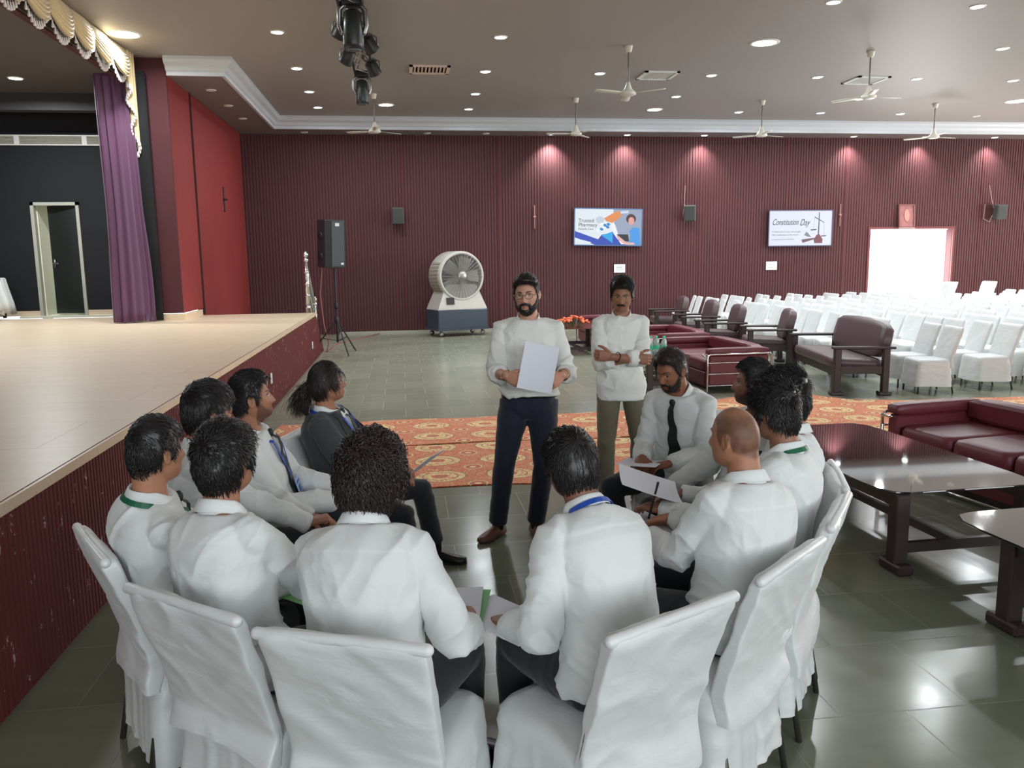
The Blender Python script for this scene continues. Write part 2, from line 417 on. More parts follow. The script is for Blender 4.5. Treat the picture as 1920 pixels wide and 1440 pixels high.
# passage behind the door
b = Buf(); b.box((-6.9, 18.5, 2.4), (.1, 3.2, 3.2)); b.box((-6.2, 19.6, 2.4), (2.2, .1, 3.2)); b.box((-5.2, 18.5, 2.4), (.1, 3.2, 3.2)); b.box((-6.2, 18.5, 4.0), (2.2, 3.2, .05)); b.box((-6.2, 18.4, HS-.02), (2.2, 3.3, .04))
b.obj('wall_passage', M_plaster, kind='structure', smooth=False)
b = Buf(); b.lathe([(.13, 0), (.15, .02), (.17, .32), (.16, .34)], (-6.4, 17.75, HS+.001)); b.obj('dust_bin', mat('bin_grey', (70, 68, 60), .6), label='dark grey bin standing in the lit passage behind the stage door', cat='bin')
# black stage rear wall, stage ceiling, bulkhead
b = Buf(); b.box((-10.05, (YR+YW)/2, ZC/2), (.1, YW-YR, ZC+1)); b.obj('wall_stage_rear', M_black, kind='structure', smooth=False)
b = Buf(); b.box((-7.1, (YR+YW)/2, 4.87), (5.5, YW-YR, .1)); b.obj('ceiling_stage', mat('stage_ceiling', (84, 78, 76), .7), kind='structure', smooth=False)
b = Buf(); b.box((-4.42, (YR+YP)/2, 5.0), (.1, YP-YR, .42)); b.obj('trim_3', M_dark, kind='structure', smooth=False)
b = Buf(); b.box((-7.2, 15.9, 4.68), (5.4, .25, .30)); b.obj('trim_4', mat('beam_grey', (52, 50, 52), .7), kind='structure', smooth=False)
# long air grille on the stage wall
g = thing('air_grille', 'long white framed air grille across the black stage wall', 'vent', (-6.9, YW-.02, 4.16))
b = Buf(); b.box((0, 0, .085), (4.6, .05, .02)); b.box((0, 0, -.085), (4.6, .05, .02))
for x in (-2.3, -1.3, -.15, 1.05, 1.9, 2.3): b.box((x, 0, 0), (.03 if abs(x) > 2 else .09, .052, .17))
b.obj('frame', M_white, g, smooth=False)
b = Buf()
for i in range(6): b.box((0, -.005, -.065+i*.026), (4.55, .025, .013), rot=Euler((R(35), 0, 0)))
b.obj('slats', mat('grille_beige', (176, 176, 162), .6), g, smooth=False)

# back wall with door opening ---------------------------------
EX0, EX1, EZ = 12.76, 15.22, 2.52
b = Buf()
def wallseg(x0, x1, z0, z1):
    ribs(b, (x0, YB), (x1, YB), z0, z1, .075, .016, (0, -1))
wallseg(XW-.3, EX0, .0, ZC); wallseg(EX1, XR, 0, ZC); wallseg(EX0, EX1, EZ, ZC)
b.box(((XW+EX0)/2, YB+.12, ZC/2), (EX0-XW, .2, ZC)); b.box(((XR+EX1)/2, YB+.12, ZC/2), (XR-EX1, .2, ZC)); b.box(((EX0+EX1)/2, YB+.12, (EZ+ZC)/2), (EX1-EX0, .2, ZC-EZ))
b.obj('wall_back', M_wall, kind='structure', smooth=False)
b = Buf()
for x in (.1, 2.55, 5.0, 7.9, 10.3, 12.0, 16.0, 18.2): b.box((x, YB-.022, 2.5), (.035, .012, 4.9))
b.obj('trim_5', maroon('maroon_strip', (96, 38, 44)), kind='structure', smooth=False)
b = Buf(); b.box((EX0-.03, YB-.02, EZ/2), (.06, .05, EZ)); b.box((EX1+.03, YB-.02, EZ/2), (.06, .05, EZ)); b.box(((EX0+EX1)/2, YB-.02, EZ+.03), (EX1-EX0+.12, .05, .06))
b.obj('trim_6', maroon('door_frame_maroon', (120, 60, 62)), kind='structure', smooth=False)
b = Buf(); b.box(((XS+EX0)/2, YB-.03, .03), (EX0-XS-.1, .03, .06)); b.box(((EX1+XR)/2+.04, YB-.03, .03), (XR-EX1-.1, .03, .06)); b.obj('baseboard_back', mat('stone_skirting', (168, 168, 156), .5), kind='structure', smooth=False)
# sunlit forecourt beyond the door
b = Buf(); b.box((14, YB+6.2, -.05), (16, 12, .1)); b.obj('ground_outside', mat('bright_paving', (225, 222, 214), .8), kind='structure', smooth=False)
d = thing('door_2', None, None, (EX1+.02, YB+.25, 0), R(-150)); d['kind'] = 'structure'
b = Buf(); b.box((-.55, 0, EZ/2), (1.1, .045, EZ-.05), bev=.006); b.obj('door_leaf', maroon('door_leaf_red', (150, 70, 72)), d)
b = Buf(); b.tube([(-1.0, -.03, 1.0), (-1.0, -.08, 1.0), (-1.0, -.08, 1.2), (-1.0, -.03, 1.2)], .01, 8); b.obj('door_handle', M_steel, d)

# rear and right walls with windows ----------------------------
def window_wall(name, axis, pos, a0, a1, wins, z0, z1, n0):
    b = Buf(); th = .2
    def seg(u0, u1, v0, v1):
        if axis == 'y': b.box(((u0+u1)/2, pos, (v0+v1)/2), (u1-u0, th, v1-v0))
        else: b.box((pos, (u0+u1)/2, (v0+v1)/2), (th, u1-u0, v1-v0))
    u = a0
    for (s, e) in wins: seg(u, s, 0, ZC); u = e; seg(s, e, 0, z0); seg(s, e, z1, ZC)
    seg(u, a1, 0, ZC); b.obj(name, M_wall, kind='structure', smooth=False)
    for i, (s, e) in enumerate(wins):
        f = Buf(); mid = (s+e)/2
        for uu in (s+.03, mid, e-.03):
            f.box((uu, pos, (z0+z1)/2) if axis == 'y' else (pos, uu, (z0+z1)/2), (.06, .08, z1-z0) if axis == 'y' else (.08, .06, z1-z0))
        for zz in (z0+.03, (z0+z1)/2, z1-.03):
            f.box((mid, pos, zz) if axis == 'y' else (pos, mid, zz), (e-s, .07, .06) if axis == 'y' else (.07, e-s, .06))
        f.obj('window_%d' % (n0+i), M_white, kind='structure', smooth=False)
window_wall('wall_rear', 'y', YR-.1, -10, XR, [(-3.2+i*4.6, .2+i*4.6) for i in range(4)], 1.5, 4.3, 1)
window_wall('wall_right', 'x', XR+.1, YR, YB, [(-3.1+i*4.6, .1+i*4.6) for i in range(5)], 1.3, 3.9, 5)

# ceiling, soffit, crown ---------------------------------------
b = Buf(); b.box(((XR-4.45)/2, (YB+YR)/2, ZC+.05), (XR+4.45, YB-YR, .1)); b.obj('ceiling', M_ceil, kind='structure', smooth=False)
XL, YL, YF = -2.87, 20.25, 14.75
M_sof = mat('soffit_paint', (128, 116, 116), .6, var=.05, vs=.5)
b = Buf(); b.box(((XR+XW)/2, (YL+YB)/2, (ZS+ZC)/2), (XR-XW, YB-YL, ZC-ZS)); b.box(((XL+XW)/2, (YF+YL)/2, (ZS+ZC)/2), (XL-XW, YL-YF, ZC-ZS))
b.obj('ceiling_soffit', M_sof, kind='structure', smooth=False)
b = Buf()
prof = [(.0, -.01), (.05, -.01), (.05, .05), (.09, .07), (.12, .13), (.19, .17), (.21, .22), (.21, .27), (0, .27)]
rg = []
for (cx, cy, sx, sy) in ((XW+.01, YF, 0, -1), (XL, YF, 1, -1), (XL, YL, 1, -1), (XR, YL, 0, -1)):
    rg.append([(cx+p[0]*sx, cy+p[0]*sy, ZS+p[1]) for p in prof])
b.loft(rg); b.obj('trim_7', M_crown, kind='structure', smooth=False)
# ============================================================ CEILING FIXTURES
M_lens = mat('lamp_lens', (255, 255, 255), .4, var=0, emit=(236, 250, 255), es=22)
M_lensW = mat('flood_lens', (255, 255, 255), .4, var=0, emit=(240, 255, 250), es=30)
M_off = mat('lamp_off', (215, 212, 205), .3, var=.03)
def downlight_proto(name, r, lens, power, spot=None):
    t = thing(name, 'x', 'ceiling light')
    b = Buf(); b.lathe([(r*1.3, 0), (r*1.28, -.008), (r*1.05, -.014), (r, -.004), (r*.98, .004)], seg=28, cap=False); b.obj('trim_ring', M_white, t)
    b = Buf(); b.lathe([(r*1.02, -.002), (r*.9, -.009), (r*.3, -.014)], seg=24); b.obj('lens', lens, t)
    return t
def add_lamp(parent, r, power, spot=False, tilt=0):
    l = bpy.data.lights.new('lamp', 'AREA'); l.shape = 'DISK'; l.size = 2*r; l.energy = power; l.color = (.93, .98, 1)
    l.spread = R(170 if not spot else 95)
    o = bpy.data.objects.new('lamp', l); COL.objects.link(o); o.parent = parent; o.location = (0, 0, -.03); o.rotation_euler = (R(tilt), 0, 0)
cols = [-1.70, 1.63, 3.75, 5.90, 8.02, 10.07, 12.13, 14.2]
rows = {19.0: [0, 1, 4, 5, 6], 17.3: [0, 1, 3, 5], 15.3: [0, 1, 2, 3, 4, 5, 6], 13.0: [0, 1, 5], 10.9: [0, 1, 3, 4, 5], 8.6: [0, 2, 4], 5.4: [0, 2, 4], 1.8: [0, 2, 4], -2.0: [1, 3]}  # rows nearest the camera are unseen, added for illumination and floor reflections
proto = downlight_proto('downlight', .085, M_lens, 0)
first = True
for ri, (y, cs) in enumerate(rows.items()):
    for k, ci in enumerate(cs):
        lab = 'round recessed ceiling downlight, %s row from the back wall, %s from the stage side' % (ORD[ri], ORD[k])
        if first: o = proto; o.location = (cols[ci], y, ZC); o['label'] = lab; o['group'] = 'downlights in the main ceiling'; first = False
        else: o = dup(proto, (cols[ci], y, ZC), 0, lab, 'downlights in the main ceiling')
        o['_p'] = 1
for o in [q for q in COL.objects if '_p' in q.keys()]:
    add_lamp(o, .08, (3 if o.location.y < 10 else 22 if o.location.x < 3 else 42)); del o['_p']
fl = downlight_proto('floodlight', .16, M_lensW, 0)
fl['label'] = 'large glaring ceiling floodlight above the stage valance end'; fl.location = (-3.94, 13.3, ZC); fl['group'] = 'large ceiling floodlights'
F = [fl]
for p, lab in (((-.21, 18.6), 'large ceiling floodlight beside the small fan near the back left'), ((5.9, 18.8), 'large ceiling floodlight behind the second air vent'),
               ((5.88, 12.98), 'largest glaring ceiling floodlight in the middle of the ceiling'), ((13.85, 17.3), 'large ceiling floodlight at the right edge of the picture')):
    F.append(dup(fl, (*p, ZC), 0, lab))
for o, s_, pw in zip(F, (1.2, .9, .95, 1.15, 1.2), (90, 50, 60, 90, 90)): o.scale = (s_, s_, 1); add_lamp(o, .15, pw)
# wall washing downlights in the soffit, and unlit ones
wl = downlight_proto('wall_washer', .075, M_lens, 0); W = [wl]; wl['group'] = 'lit downlights in the back soffit'
wx = [3.85, 5.82, 7.86, 11.98, 14.01, 16.06]
wl.location = (wx[0], 20.78, ZS)
for x in wx[1:]: W.append(dup(wl, (x, 20.78, ZS), 0))
for i, o in enumerate(W):
    o['label'] = 'lit soffit downlight washing the maroon back wall, %s counted from the left' % ORD[i]
    l = bpy.data.lights.new('lamp', 'SPOT'); l.energy = 260 if i == 0 else 150; l.spot_size = R(104); l.spot_blend = .9; l.shadow_soft_size = .05; l.color = (1, .95, .93)
    q = bpy.data.objects.new('lamp', l); COL.objects.link(q); q.parent = o; q.location = (0, 0, -.06); q.rotation_euler = (R(10), 0, 0)
ul = downlight_proto('unlit_downlight', .07, M_off, 0); ul['group'] = 'unlit downlights in the soffit'
pos = [(-3.3, 15.9), (-3.3, 17.4), (-3.3, 18.9), (-2.2, 20.75), (-.6, 20.75), (.75, 20.75), (2.2, 20.75)]
U = [ul]; ul.location = (*pos[0], ZS)
for p in pos[1:]: U.append(dup(ul, (*p, ZS), 0))
for i, o in enumerate(U): o['label'] = ('unlit downlight in the soffit beside the red wall, %s from the front' % ORD[i]) if i < 3 else ('unlit downlight in the back soffit left of the lit ones, %s from the corner' % ORD[i-3])
o = dup(ul, (14.3, 19.2, ZC), 0, 'unlit downlight in the main ceiling at far right'); o['group'] = ''; del o['group']
o = dup(fl, (-6.05, 14.6, 4.82), 0, 'bright lamp on the dark ceiling over the stage'); o.scale = (.6, .6, 1); del o['group']; add_lamp(o, .1, 60)
o = dup(fl, (-7.0, 9.0, 4.82), 0, 'unseen stage ceiling lamp nearer the camera, added to brighten the stage'); o.scale = (.6, .6, 1); del o['group']; add_lamp(o, .1, 70)  # out-of-view lamp added to put more light on the stage

# ceiling vents
def vent(loc, w, d, label, m=None):
    t = thing('ceiling_vent', label, 'air vent', loc)
    b = Buf()
    for s in (-1, 1):
        b.box((s*(w/2-.03), 0, -.012), (.06, d, .024)); b.box((0, s*(d/2-.03), -.012), (w, .06, .024))
    b.obj('frame', m or M_white, t, smooth=False)
    b = Buf(); b.box((0, 0, .002), (w-.1, d-.1, .004)); b.obj('duct', M_blackp, t, smooth=False)
    b = Buf(); n = 9
    for i in range(n): b.box((-w/2+.1+(w-.2)*i/(n-1), 0, -.01), (.035, d-.1, .006), rot=Euler((0, R(25), 0)))
    b.obj('slats', m or M_white, t, smooth=False)
vent((.62, 15.2, ZC), .72, .62, 'pinkish square ceiling air vent left of the middle fans', mat('vent_pink', (214, 190, 180), .6))
vent((4.87, 15.35, ZC), .66, .66, 'square ceiling air vent beside the spinning middle fan')
vent((9.1, 15.45, ZC), .66, .66, 'bright square ceiling air vent behind the large right fan')

# ceiling fans
M_fan = mat('fan_cream', (216, 212, 200), .35, var=.03)
M_rod = mat('fan_rod', (120, 115, 108), .4)
def fan_proto():
    t = thing('ceiling_fan', 'x', 'ceiling fan')
    b = Buf(); b.lathe([(.03, -.1), (.05, -.09), (.065, -.02), (.07, 0)], (0, 0, .74)); b.obj('canopy', M_fan, t)
    b = Buf(); b.tube([(0, 0, .13), (0, 0, .70)], .013, 10); b.obj('rod', M_rod, t)
    b = Buf(); b.lathe([(.015, .19), (.03, .17), (.05, .1), (.075, .06), (.1, .04), (.125, .015), (.125, -.01), (.09, -.03), (.03, -.035)], seg=28); b.obj('motor', M_fan, t)
    for k in range(3):
        a = k*2*pi/3; rg = []
        for r_, w_ in ((.1, .025), (.16, .03), (.17, .05), (.3, .065), (.55, .07), (.62, .06), (.63, .03)):
            q = np.array([(r_, -w_, -.004), (r_, w_, .012), (r_, w_, .016), (r_, -w_, 0)])
            c_, s_ = cos(a), sin(a); rg.append(np.stack([q[:, 0]*c_-q[:, 1]*s_, q[:, 0]*s_+q[:, 1]*c_, q[:, 2]], 1))
        b = Buf(); b.loft(rg); b.obj('blade', M_fan, t)
    return t
fp = fan_proto(); fp['group'] = 'ceiling fans'
fans = [(-.44, 17.45, 35, 'ceiling fan at far left in front of a floodlight'), (3.8, 17.6, 55, 'ceiling fan just right of the leftmost lit wall downlight'),
        (3.75, 13.35, 80, 'long ceiling fan above the standing men beside an air vent'), (7.97, 17.6, 22, 'ceiling fan above the pharmacy screen and small wall speaker'),
        (7.93, 13.35, 8, 'largest ceiling fan hanging in front of the bright air vent'), (12.15, 17.7, 14, 'ceiling fan at far right above the bright doorway'),
        (-.4, 8.9, 30, 'ceiling fan over the seated circle out of view')][:6]
for i, (x, y, a, lab) in enumerate(fans):
    o = fp if i == 0 else dup(fp, (x, y, ZC-.74), R(a), lab)
    o.location = (x, y, ZC-.74); o.rotation_euler = (0, 0, R(a)); o['label'] = lab

# lighting truss with hanging stage lights
tr = thing('lighting_truss', 'black lighting truss hanging under the ceiling left of centre', 'truss', (-.50, 11.7, 4.98))
b = Buf(); L0, L1 = -3.2, 2.5
for dx, dz in ((-.14, -.1), (.14, -.1), (0, .13)): b.tube([(dx, L0, dz), (dx, L1, dz)], .02, 8)
b.obj('chords', M_blackp, tr)
b = Buf(); n = 14
for i in range(n):
    y0, y1 = L0+(L1-L0)*i/n, L0+(L1-L0)*(i+1)/n
    A = [(-.14, -.1), (.14, -.1), (0, .13)]
    for j in range(3):
        p, q = A[j], A[(j+1) % 3]; b.tube([(p[0], y0, p[1]), (q[0], y1, q[1])], .011, 6)
b.obj('braces', M_steel, tr)
for y in (-2.4, 1.9):
    b = Buf(); b.tube([(0, y, .13), (0, y, .22)], .01, 6); b.obj('hanger', M_steel, tr)
def stage_light(loc, label, s=1):
    t = thing('stage_light', label, 'stage light', loc); t['group'] = 'moving head lights on the truss'
    b = Buf(); b.box((0, 0, .30*s), (.28*s, .2*s, .12*s), bev=.02); b.obj('base', M_blackp, t)
    for q in (-1, 1):
        b = Buf(); b.tube([(q*.10*s, 0, .25*s), (q*.155*s, 0, .2*s), (q*.16*s, 0, .02), (q*.13*s, 0, -.06*s)], (.03*s), 8); b.obj('yoke', M_steel, t)
    b = Buf(); b.lathe([(.06*s, .2*s), (.105*s, .17*s), (.12*s, .0), (.125*s, -.2*s), (.11*s, -.26*s)], seg=24); b.obj('head', mat('lamp_head', (34, 40, 40), .35), t)
    b = Buf(); b.lathe([(.1*s, -.262*s), (.07*s, -.268*s)], seg=24); b.obj('lens', mat('dark_lens', (90, 100, 105), .1), t)
stage_light((-.48, 10.5, 4.62), 'large black moving head light on the truss, nearest the camera', 1.0)
stage_light((-.54, 14.2, 4.62), 'smaller looking black moving head light at the far truss end', .85)
for i, (y, sx, a) in enumerate(((11.3, -1, 30), (12.0, 1, -30), (12.7, -1, 35), (13.4, 1, -25))):
    t = thing('par_can', 'small black par lamp clamped on the truss, %s from the camera' % ORD[i], 'stage light', (-.50+sx*.17, y, 4.8)); t['group'] = 'small par lamps on the truss'
    b = Buf(); b.lathe([(.05, .12), (.09, .09), (.1, -.08), (.105, -.1)], seg=18); o = b.obj('can', M_blackp, t); o.rotation_euler = (R(30), R(a), 0)
    b = Buf(); b.tube([(-.11, 0, 0), (-.1, 0, .1), (0, 0, .15), (.1, 0, .1), (.11, 0, 0)], .012, 6); b.obj('bracket', M_steel, t)

# valance, curtain -------------------------------------------
M_val = mat('cream_valance_satin', (214, 192, 146), .45, var=.08, sheen=.4)
M_tas = mat('white_tassels', (222, 216, 214), .7)
M_cur = mat('purple_curtain', (82, 40, 74), .6, var=.12, vs=2, sheen=.3)
v = thing('stage_valance', 'cream swagged satin valance with white tassels above the stage opening', 'valance', (-4.28, 0, ZC))
ys = [14.25-.74*i for i in range(13)]
for i in range(12):
    y1, y0 = ys[i], ys[i+1]; b = Buf(); nu, nv = 25, 40; P = []
    for a in range(nu+1):
        u = a/nu; sag = .20+.27*sin(pi*u)**.8
        for c in range(nv+1):
            q = c/nv; P.append((.03+.10*sin(pi*u)**.7*abs(sin(q*8.5*pi))**.6*(.35+q)+.05*sin(pi*q), y0+(y1-y0)*u, -sag*q))
    b.add(P, [(a*(nv+1)+c, (a+1)*(nv+1)+c, (a+1)*(nv+1)+c+1, a*(nv+1)+c+1) for a in range(nu) for c in range(nv)])
    o = b.obj('swag', M_val, v); md = o.modifiers.new('s', 'SOLIDIFY'); md.thickness = .006
    b = Buf()
    for k in range(11):
        u = (k+.5)/11; z = -(.20+.27*sin(pi*u)**.8); yy = y0+(y1-y0)*u
        b.lathe([(.003, .03), (.004, .0), (.012, -.01), (.009, -.022), (.017, -.06), (.020, -.085), (.008, -.095)], (.06, yy, z), 8)
    b.obj('tassel_fringe', M_tas, v)
b = Buf(); P = []; nu, nv = 24, 14
for a in range(nu+1):
    u = a/nu
    for c in range(nv+1):
        q = c/nv; P.append((.05+.05*sin(u*5*pi), 14.2+.30*u, -q*(.5+1.05*u**1.3)))
b.add(P, [(a*(nv+1)+c, (a+1)*(nv+1)+c, (a+1)*(nv+1)+c+1, a*(nv+1)+c+1) for a in range(nu) for c in range(nv)])
o = b.obj('jabot', M_val, v); o.modifiers.new('s', 'SOLIDIFY').thickness = .006
b = Buf()
for a in range(0, nu+1):
    u = a/nu; b.lathe([(.005, .02), (.012, 0), (.02, -.03), (.022, -.055), (.01, -.08)], (.05+.05*sin(u*5*pi), 14.2+.3*u, -(.5+1.05*u**1.3)), 8)
b.obj('jabot_fringe', M_tas, v)
cu = thing('stage_curtain', 'tall purple gathered stage curtain hanging beside the maroon pillar', 'curtain', (-4.52, 14.3, 0))
b = Buf(); th = np.linspace(0, 2*pi, 120, endpoint=False); rings = []
for z in np.linspace(HS+.015, 4.95, 26):
    g = 1-.16*sstep(z, 1.2, 3.0); wv = 1+.34*np.sin(th*13+.4*sin(z*1.3))*(.55+.45*np.sin(th*3+1))
    rings.append(np.stack([(.25*g*np.cos(th)+.02*sin(z))*1.0*wv+.03, .11*g*np.sin(th)*wv+.20*g*np.cos(th)*.6, np.full(120, z)], 1))
b.loft(rings); b.obj('cloth', M_cur, cu)
b = Buf(); rings = []
for z in np.linspace(HS+.015, 4.95, 4): rings.append(np.stack([.14*np.cos(th[::4])+.32, .08*np.sin(th[::4])+.3, np.full(30, z)], 1)*1.0)
b.loft(rings); b.obj('black_strip', mat('matte_black', (9, 9, 12), .9), cu)  # near-black upright strip between the curtain and the pillar

# table with white cloth at the stage back --------------------
t = thing('draped_table', 'table on the stage at the left edge of the picture under a white cloth', 'table', (-8.05, 16.0, HS))
b = Buf(); b.box((0, 0, .72), (1.5, .8, .04))
for sx in (-.68, .68):
    for sy in (-.33, .33): b.box((sx, sy, .35), (.05, .05, .7))
b.obj('frame', mat('table_wood', (60, 40, 30), .5), t, smooth=False)
b = Buf(); n = 200; thr = np.linspace(0, 2*pi, n, endpoint=False)
def rrect(w, d, n_, pw=6): 
    q = np.linspace(0, 2*pi, n_, endpoint=False); c, s = np.cos(q), np.sin(q); r_ = (np.abs(c)**pw+np.abs(s)**pw)**(-1/pw); return np.stack([c*r_*w/2, s*r_*d/2], 1)
rings = []
for k, (g, z) in enumerate(((.5, .748), (1, .748), (1.01, .735), (1.03, .6), (1.06, .45), (1.09, .3), (1.11, .12))):
    q = rrect(1.54*g, .84*g, n); am = .05*max(0, k-1)/5; nn = q/np.linalg.norm(q, axis=1)[:, None]; wv = np.sin(thr*22)*am+np.sin(thr*13+1)*am*.6
    rings.append(np.c_[q+nn*wv[:, None], np.full(n, z)+(.05*np.sin(thr*9)*(k-1)/5 if k > 1 else 0)])
b.loft(rings, cap1=False); o = b.obj('tablecloth', mat('white_cloth', (214, 218, 216), .7), t); o.modifiers.new('s', 'SOLIDIFY').thickness = .004
tag(o, 'white draped cloth with hanging folds')

# ============================================================ WALL ITEMS
def txt(body, size, loc, m, parent, rot=(R(90), 0, 0), shear=0, sx=1, name='lettering', ext=.0008, align='LEFT', space=1):
    cv = bpy.data.curves.new('t', 'FONT'); cv.body = body; cv.size = size; cv.extrude = ext; cv.shear = shear; cv.align_x = align; cv.space_character = space
    o = bpy.data.objects.new('t', cv); COL.objects.link(o); dg = bpy.context.evaluated_depsgraph_get()
    me = bpy.data.meshes.new_from_object(o.evaluated_get(dg)); bpy.data.objects.remove(o); me.materials.clear(); me.materials.append(m)
    q = link(name, me, parent, loc=loc, rot=rot); q.scale = (sx, 1, 1); return q
def em(name, rgb, s=.85):
    return mat(name, tuple(x*.3 for x in rgb), .4, var=0, emit=rgb, es=s)
def tv(loc, w, h, label, draw, roll=0, edge=(70, 110, 200)):
    t = thing('television', label, 'television', loc, (0, R(roll), 0))
    b = Buf(); b.box((0, .03, 0), (w, .05, h), bev=.01); b.obj('case', M_blackp, t, smooth=False)
    b = Buf(); b.box((0, .07, 0), (.3, .05, .3)); b.obj('bracket', M_steel, t, smooth=False)
    b = Buf(); z = -.0005
    for s in (-1, 1):
        b.box((s*(w/2-.012), 0, 0), (.024, .014, h)); b.box((0, 0, s*(h/2-.012)), (w, .014, .024))
    b.obj('bezel', em('bezel_%d' % edge[0], edge, .45), t, smooth=False)
    s = Buf(); b_ = draw(t, w-.05, h-.05)
    return t
def poly(parent, name, pts, m, layer, w, h):
    """flat graphic of the screen picture; pts in 0..1 from the top left"""
    b = Buf(); y = .003-.0012*layer
    v = [((p[0]-.5)*w, y, (.5-p[1])*h) for p in pts]; b.add(v, [tuple(range(len(v)))]); return b.obj(name, m, parent, smooth=False)
def blob(cx, cy, rx, ry, n=18, a=0): return [(cx+rx*cos(q)*cos(a)-ry*sin(q)*sin(a), cy+(rx*cos(q)*sin(a)+ry*sin(q)*cos(a))*1.8*rx/rx) for q in np.linspace(0, 2*pi, n, endpoint=False)]
def draw1(t, w, h):
    P = lambda n, pts, c, l, s=.9: poly(t, n, pts, em('screen_%d_%d_%d' % c, c, s), l, w, h)
    P('screen', [(0, 0), (1, 0), (1, 1), (0, 1)], (222, 230, 238), 0)
    P('picture_shelves', [(.57, 0), (1, 0), (1, 1), (.72, 1), (.6, .62)], (150, 160, 185), 1)
    P('picture_shelf_edge', [(.68, .05), (.8, .03), (.8, .1), (.68, .12)], (205, 215, 235), 2)
    P('picture_blue_band', [(0, .62), (.37, .86), (.44, .72), (.58, .66), (.78, 1), (.3, 1), (0, .8)], (44, 70, 180), 2)
    P('picture_purple_band', [(.3, .98), (.4, .72), (.58, .64), (.7, .8), (.8, 1), (.4, 1)], (70, 40, 150), 1)
    P('picture_white_sweep', [(.53, .38), (.6, .42), (.66, .75), (.8, .98), (.7, .98), (.58, .68)], (235, 238, 245), 3)
    P('picture_cyan_triangle', [(.4, .74), (.57, .62), (.57, .95)], (30, 165, 225), 4)
    P('picture_bottle', blob(.37, .3, .065, .055), (190, 204, 214), 2)
    for i, (x, y) in enumerate(((.4, .42), (.45, .45), (.5, .42), (.43, .52), (.49, .5), (.4, .56), (.34, .6))):
        P('picture_pill', blob(x, y, .028, .022, 10, .5), (40, 130, 200) if i % 3 else (235, 240, 245), 3)
    P('picture_orange_bottle', [(.43, .26), (.62, .05), (.68, .08), (.69, .2), (.56, .38), (.47, .34)], (224, 138, 76), 4)
    P('picture_person_hair', blob(.84, .26, .075, .075), (70, 45, 50), 3)
    P('picture_person_face', blob(.845, .32, .045, .062), (222, 160, 150), 4)
    P('picture_person_shirt', [(.82, .6), (.88, .5), (.97, .52), (.99, .9), (.99, .99), (.82, .99), (.84, .75)], (70, 150, 225), 4)
    P('picture_person_arm', [(.64, .72), (.68, .78), (.78, .93), (.9, .93), (.9, .99), (.76, .99), (.66, .86)], (230, 180, 172), 6)
    P('picture_clipboard', [(.63, .7), (.8, .7), (.82, .9), (.66, .88)], (40, 40, 48), 5)
    P('picture_strip', [(0, .82), (.25, .93), (.22, .97), (0, .9)], (225, 235, 248), 3)
    k = em('screen_ink', (40, 44, 66), .3)
    txt('Trusted', .13*h/.92*1.0, (-.45*w, -.004, .13*h), k, t); txt('Pharmacy', .13*h/.92, (-.45*w, -.004, .01*h), k, t); txt('Reliable Care', .075*h/.92, (-.45*w, -.004, -.085*h), em('screen_grey', (130, 135, 150), .5), t)
tv((5.38, 20.95, 2.63), 1.82, .96, 'lit television showing a Trusted Pharmacy advert on the maroon back wall', draw1, roll=1.2, edge=(110, 170, 230))
def draw2(t, w, h):
    P = lambda n, pts, c, l, s=.95: poly(t, n, pts, em('screen_%d_%d_%d' % c, c, s), l, w, h)
    P('screen', [(0, 0), (1, 0), (1, 1), (0, 1)], (218, 224, 236), 0)
    P('picture_scale_post', [(.79, .04), (.805, .04), (.80, .72), (.78, .72)], (80, 82, 96), 1)
    P('picture_scale_beam', [(.72, .16), (.88, .33), (.88, .35), (.72, .19)], (80, 82, 96), 2)
    P('picture_scale_pan', [(.66, .54), (.76, .53), (.75, .56), (.67, .57)], (50, 52, 62), 2)
    P('picture_scale_pan', [(.83, .72), (.92, .71), (.91, .74), (.84, .75)], (70, 70, 82), 2)
    P('picture_chain', [(.722, .2), (.726, .2), (.712, .53), (.708, .53)], (160, 162, 175), 2)
    P('picture_chain', [(.872, .34), (.876, .34), (.885, .71), (.881, .71)], (160, 162, 175), 2)
    P('picture_gavel', [(.72, .85), (.76, .7), (.81, .68), (.86, .82), (.86, .94), (.73, .94)], (120, 62, 78), 3)
    P('picture_gavel_handle', [(.52, .83), (.74, .78), (.74, .82), (.54, .93)], (110, 80, 96), 3)
    P('picture_feather', [(.56, .7), (.6, .6), (.68, .76), (.62, .75)], (130, 132, 142), 2)
    P('picture_line', [(.04, .83), (.4, .81), (.4, .82), (.04, .84)], (80, 82, 96), 1)
    k = em('screen_ink2', (52, 54, 68), .3)
    txt('Constitution', .24*h, (-.46*w, -.004, .10*h), k, t, shear=.45, sx=.66); txt('Day', .26*h, (-.02*w, -.004, .08*h), k, t, shear=.45, sx=.72)
    g = em('screen_grey', (130, 135, 150), .5)
    txt('A thank you to you, have taught', .062*h, (-.45*w, -.004, -.12*h), g, t, sx=1.1); txt('life is awareness in this world', .062*h, (-.45*w, -.004, -.21*h), g, t, sx=1.1)
tv((10.68, 20.95, 2.56), 1.82, .96, 'lit television showing Constitution Day with scales on the maroon back wall', draw2, edge=(120, 120, 170))
for x, z, lab, mm in ((5.71, 1.56, 'white paper notice below the pharmacy television', .30), (9.93, 1.57, 'white paper notice below the Constitution Day television', .31)):
    t = thing('paper_notice', lab, 'notice', (x, 21.03, z)); b = Buf(); b.box((0, 0, 0), (mm, .006, .22)); b.obj('sheet', mat('notice_paper', (232, 232, 238), .7), t, smooth=False)
    b = Buf()
    for i in range(4): b.box((0, -.004, .06-i*.035), (.2-.03*(i % 2), .002, .008))
    b.obj('printed_lines', mat('notice_ink', (120, 120, 130), .7), t, smooth=False)
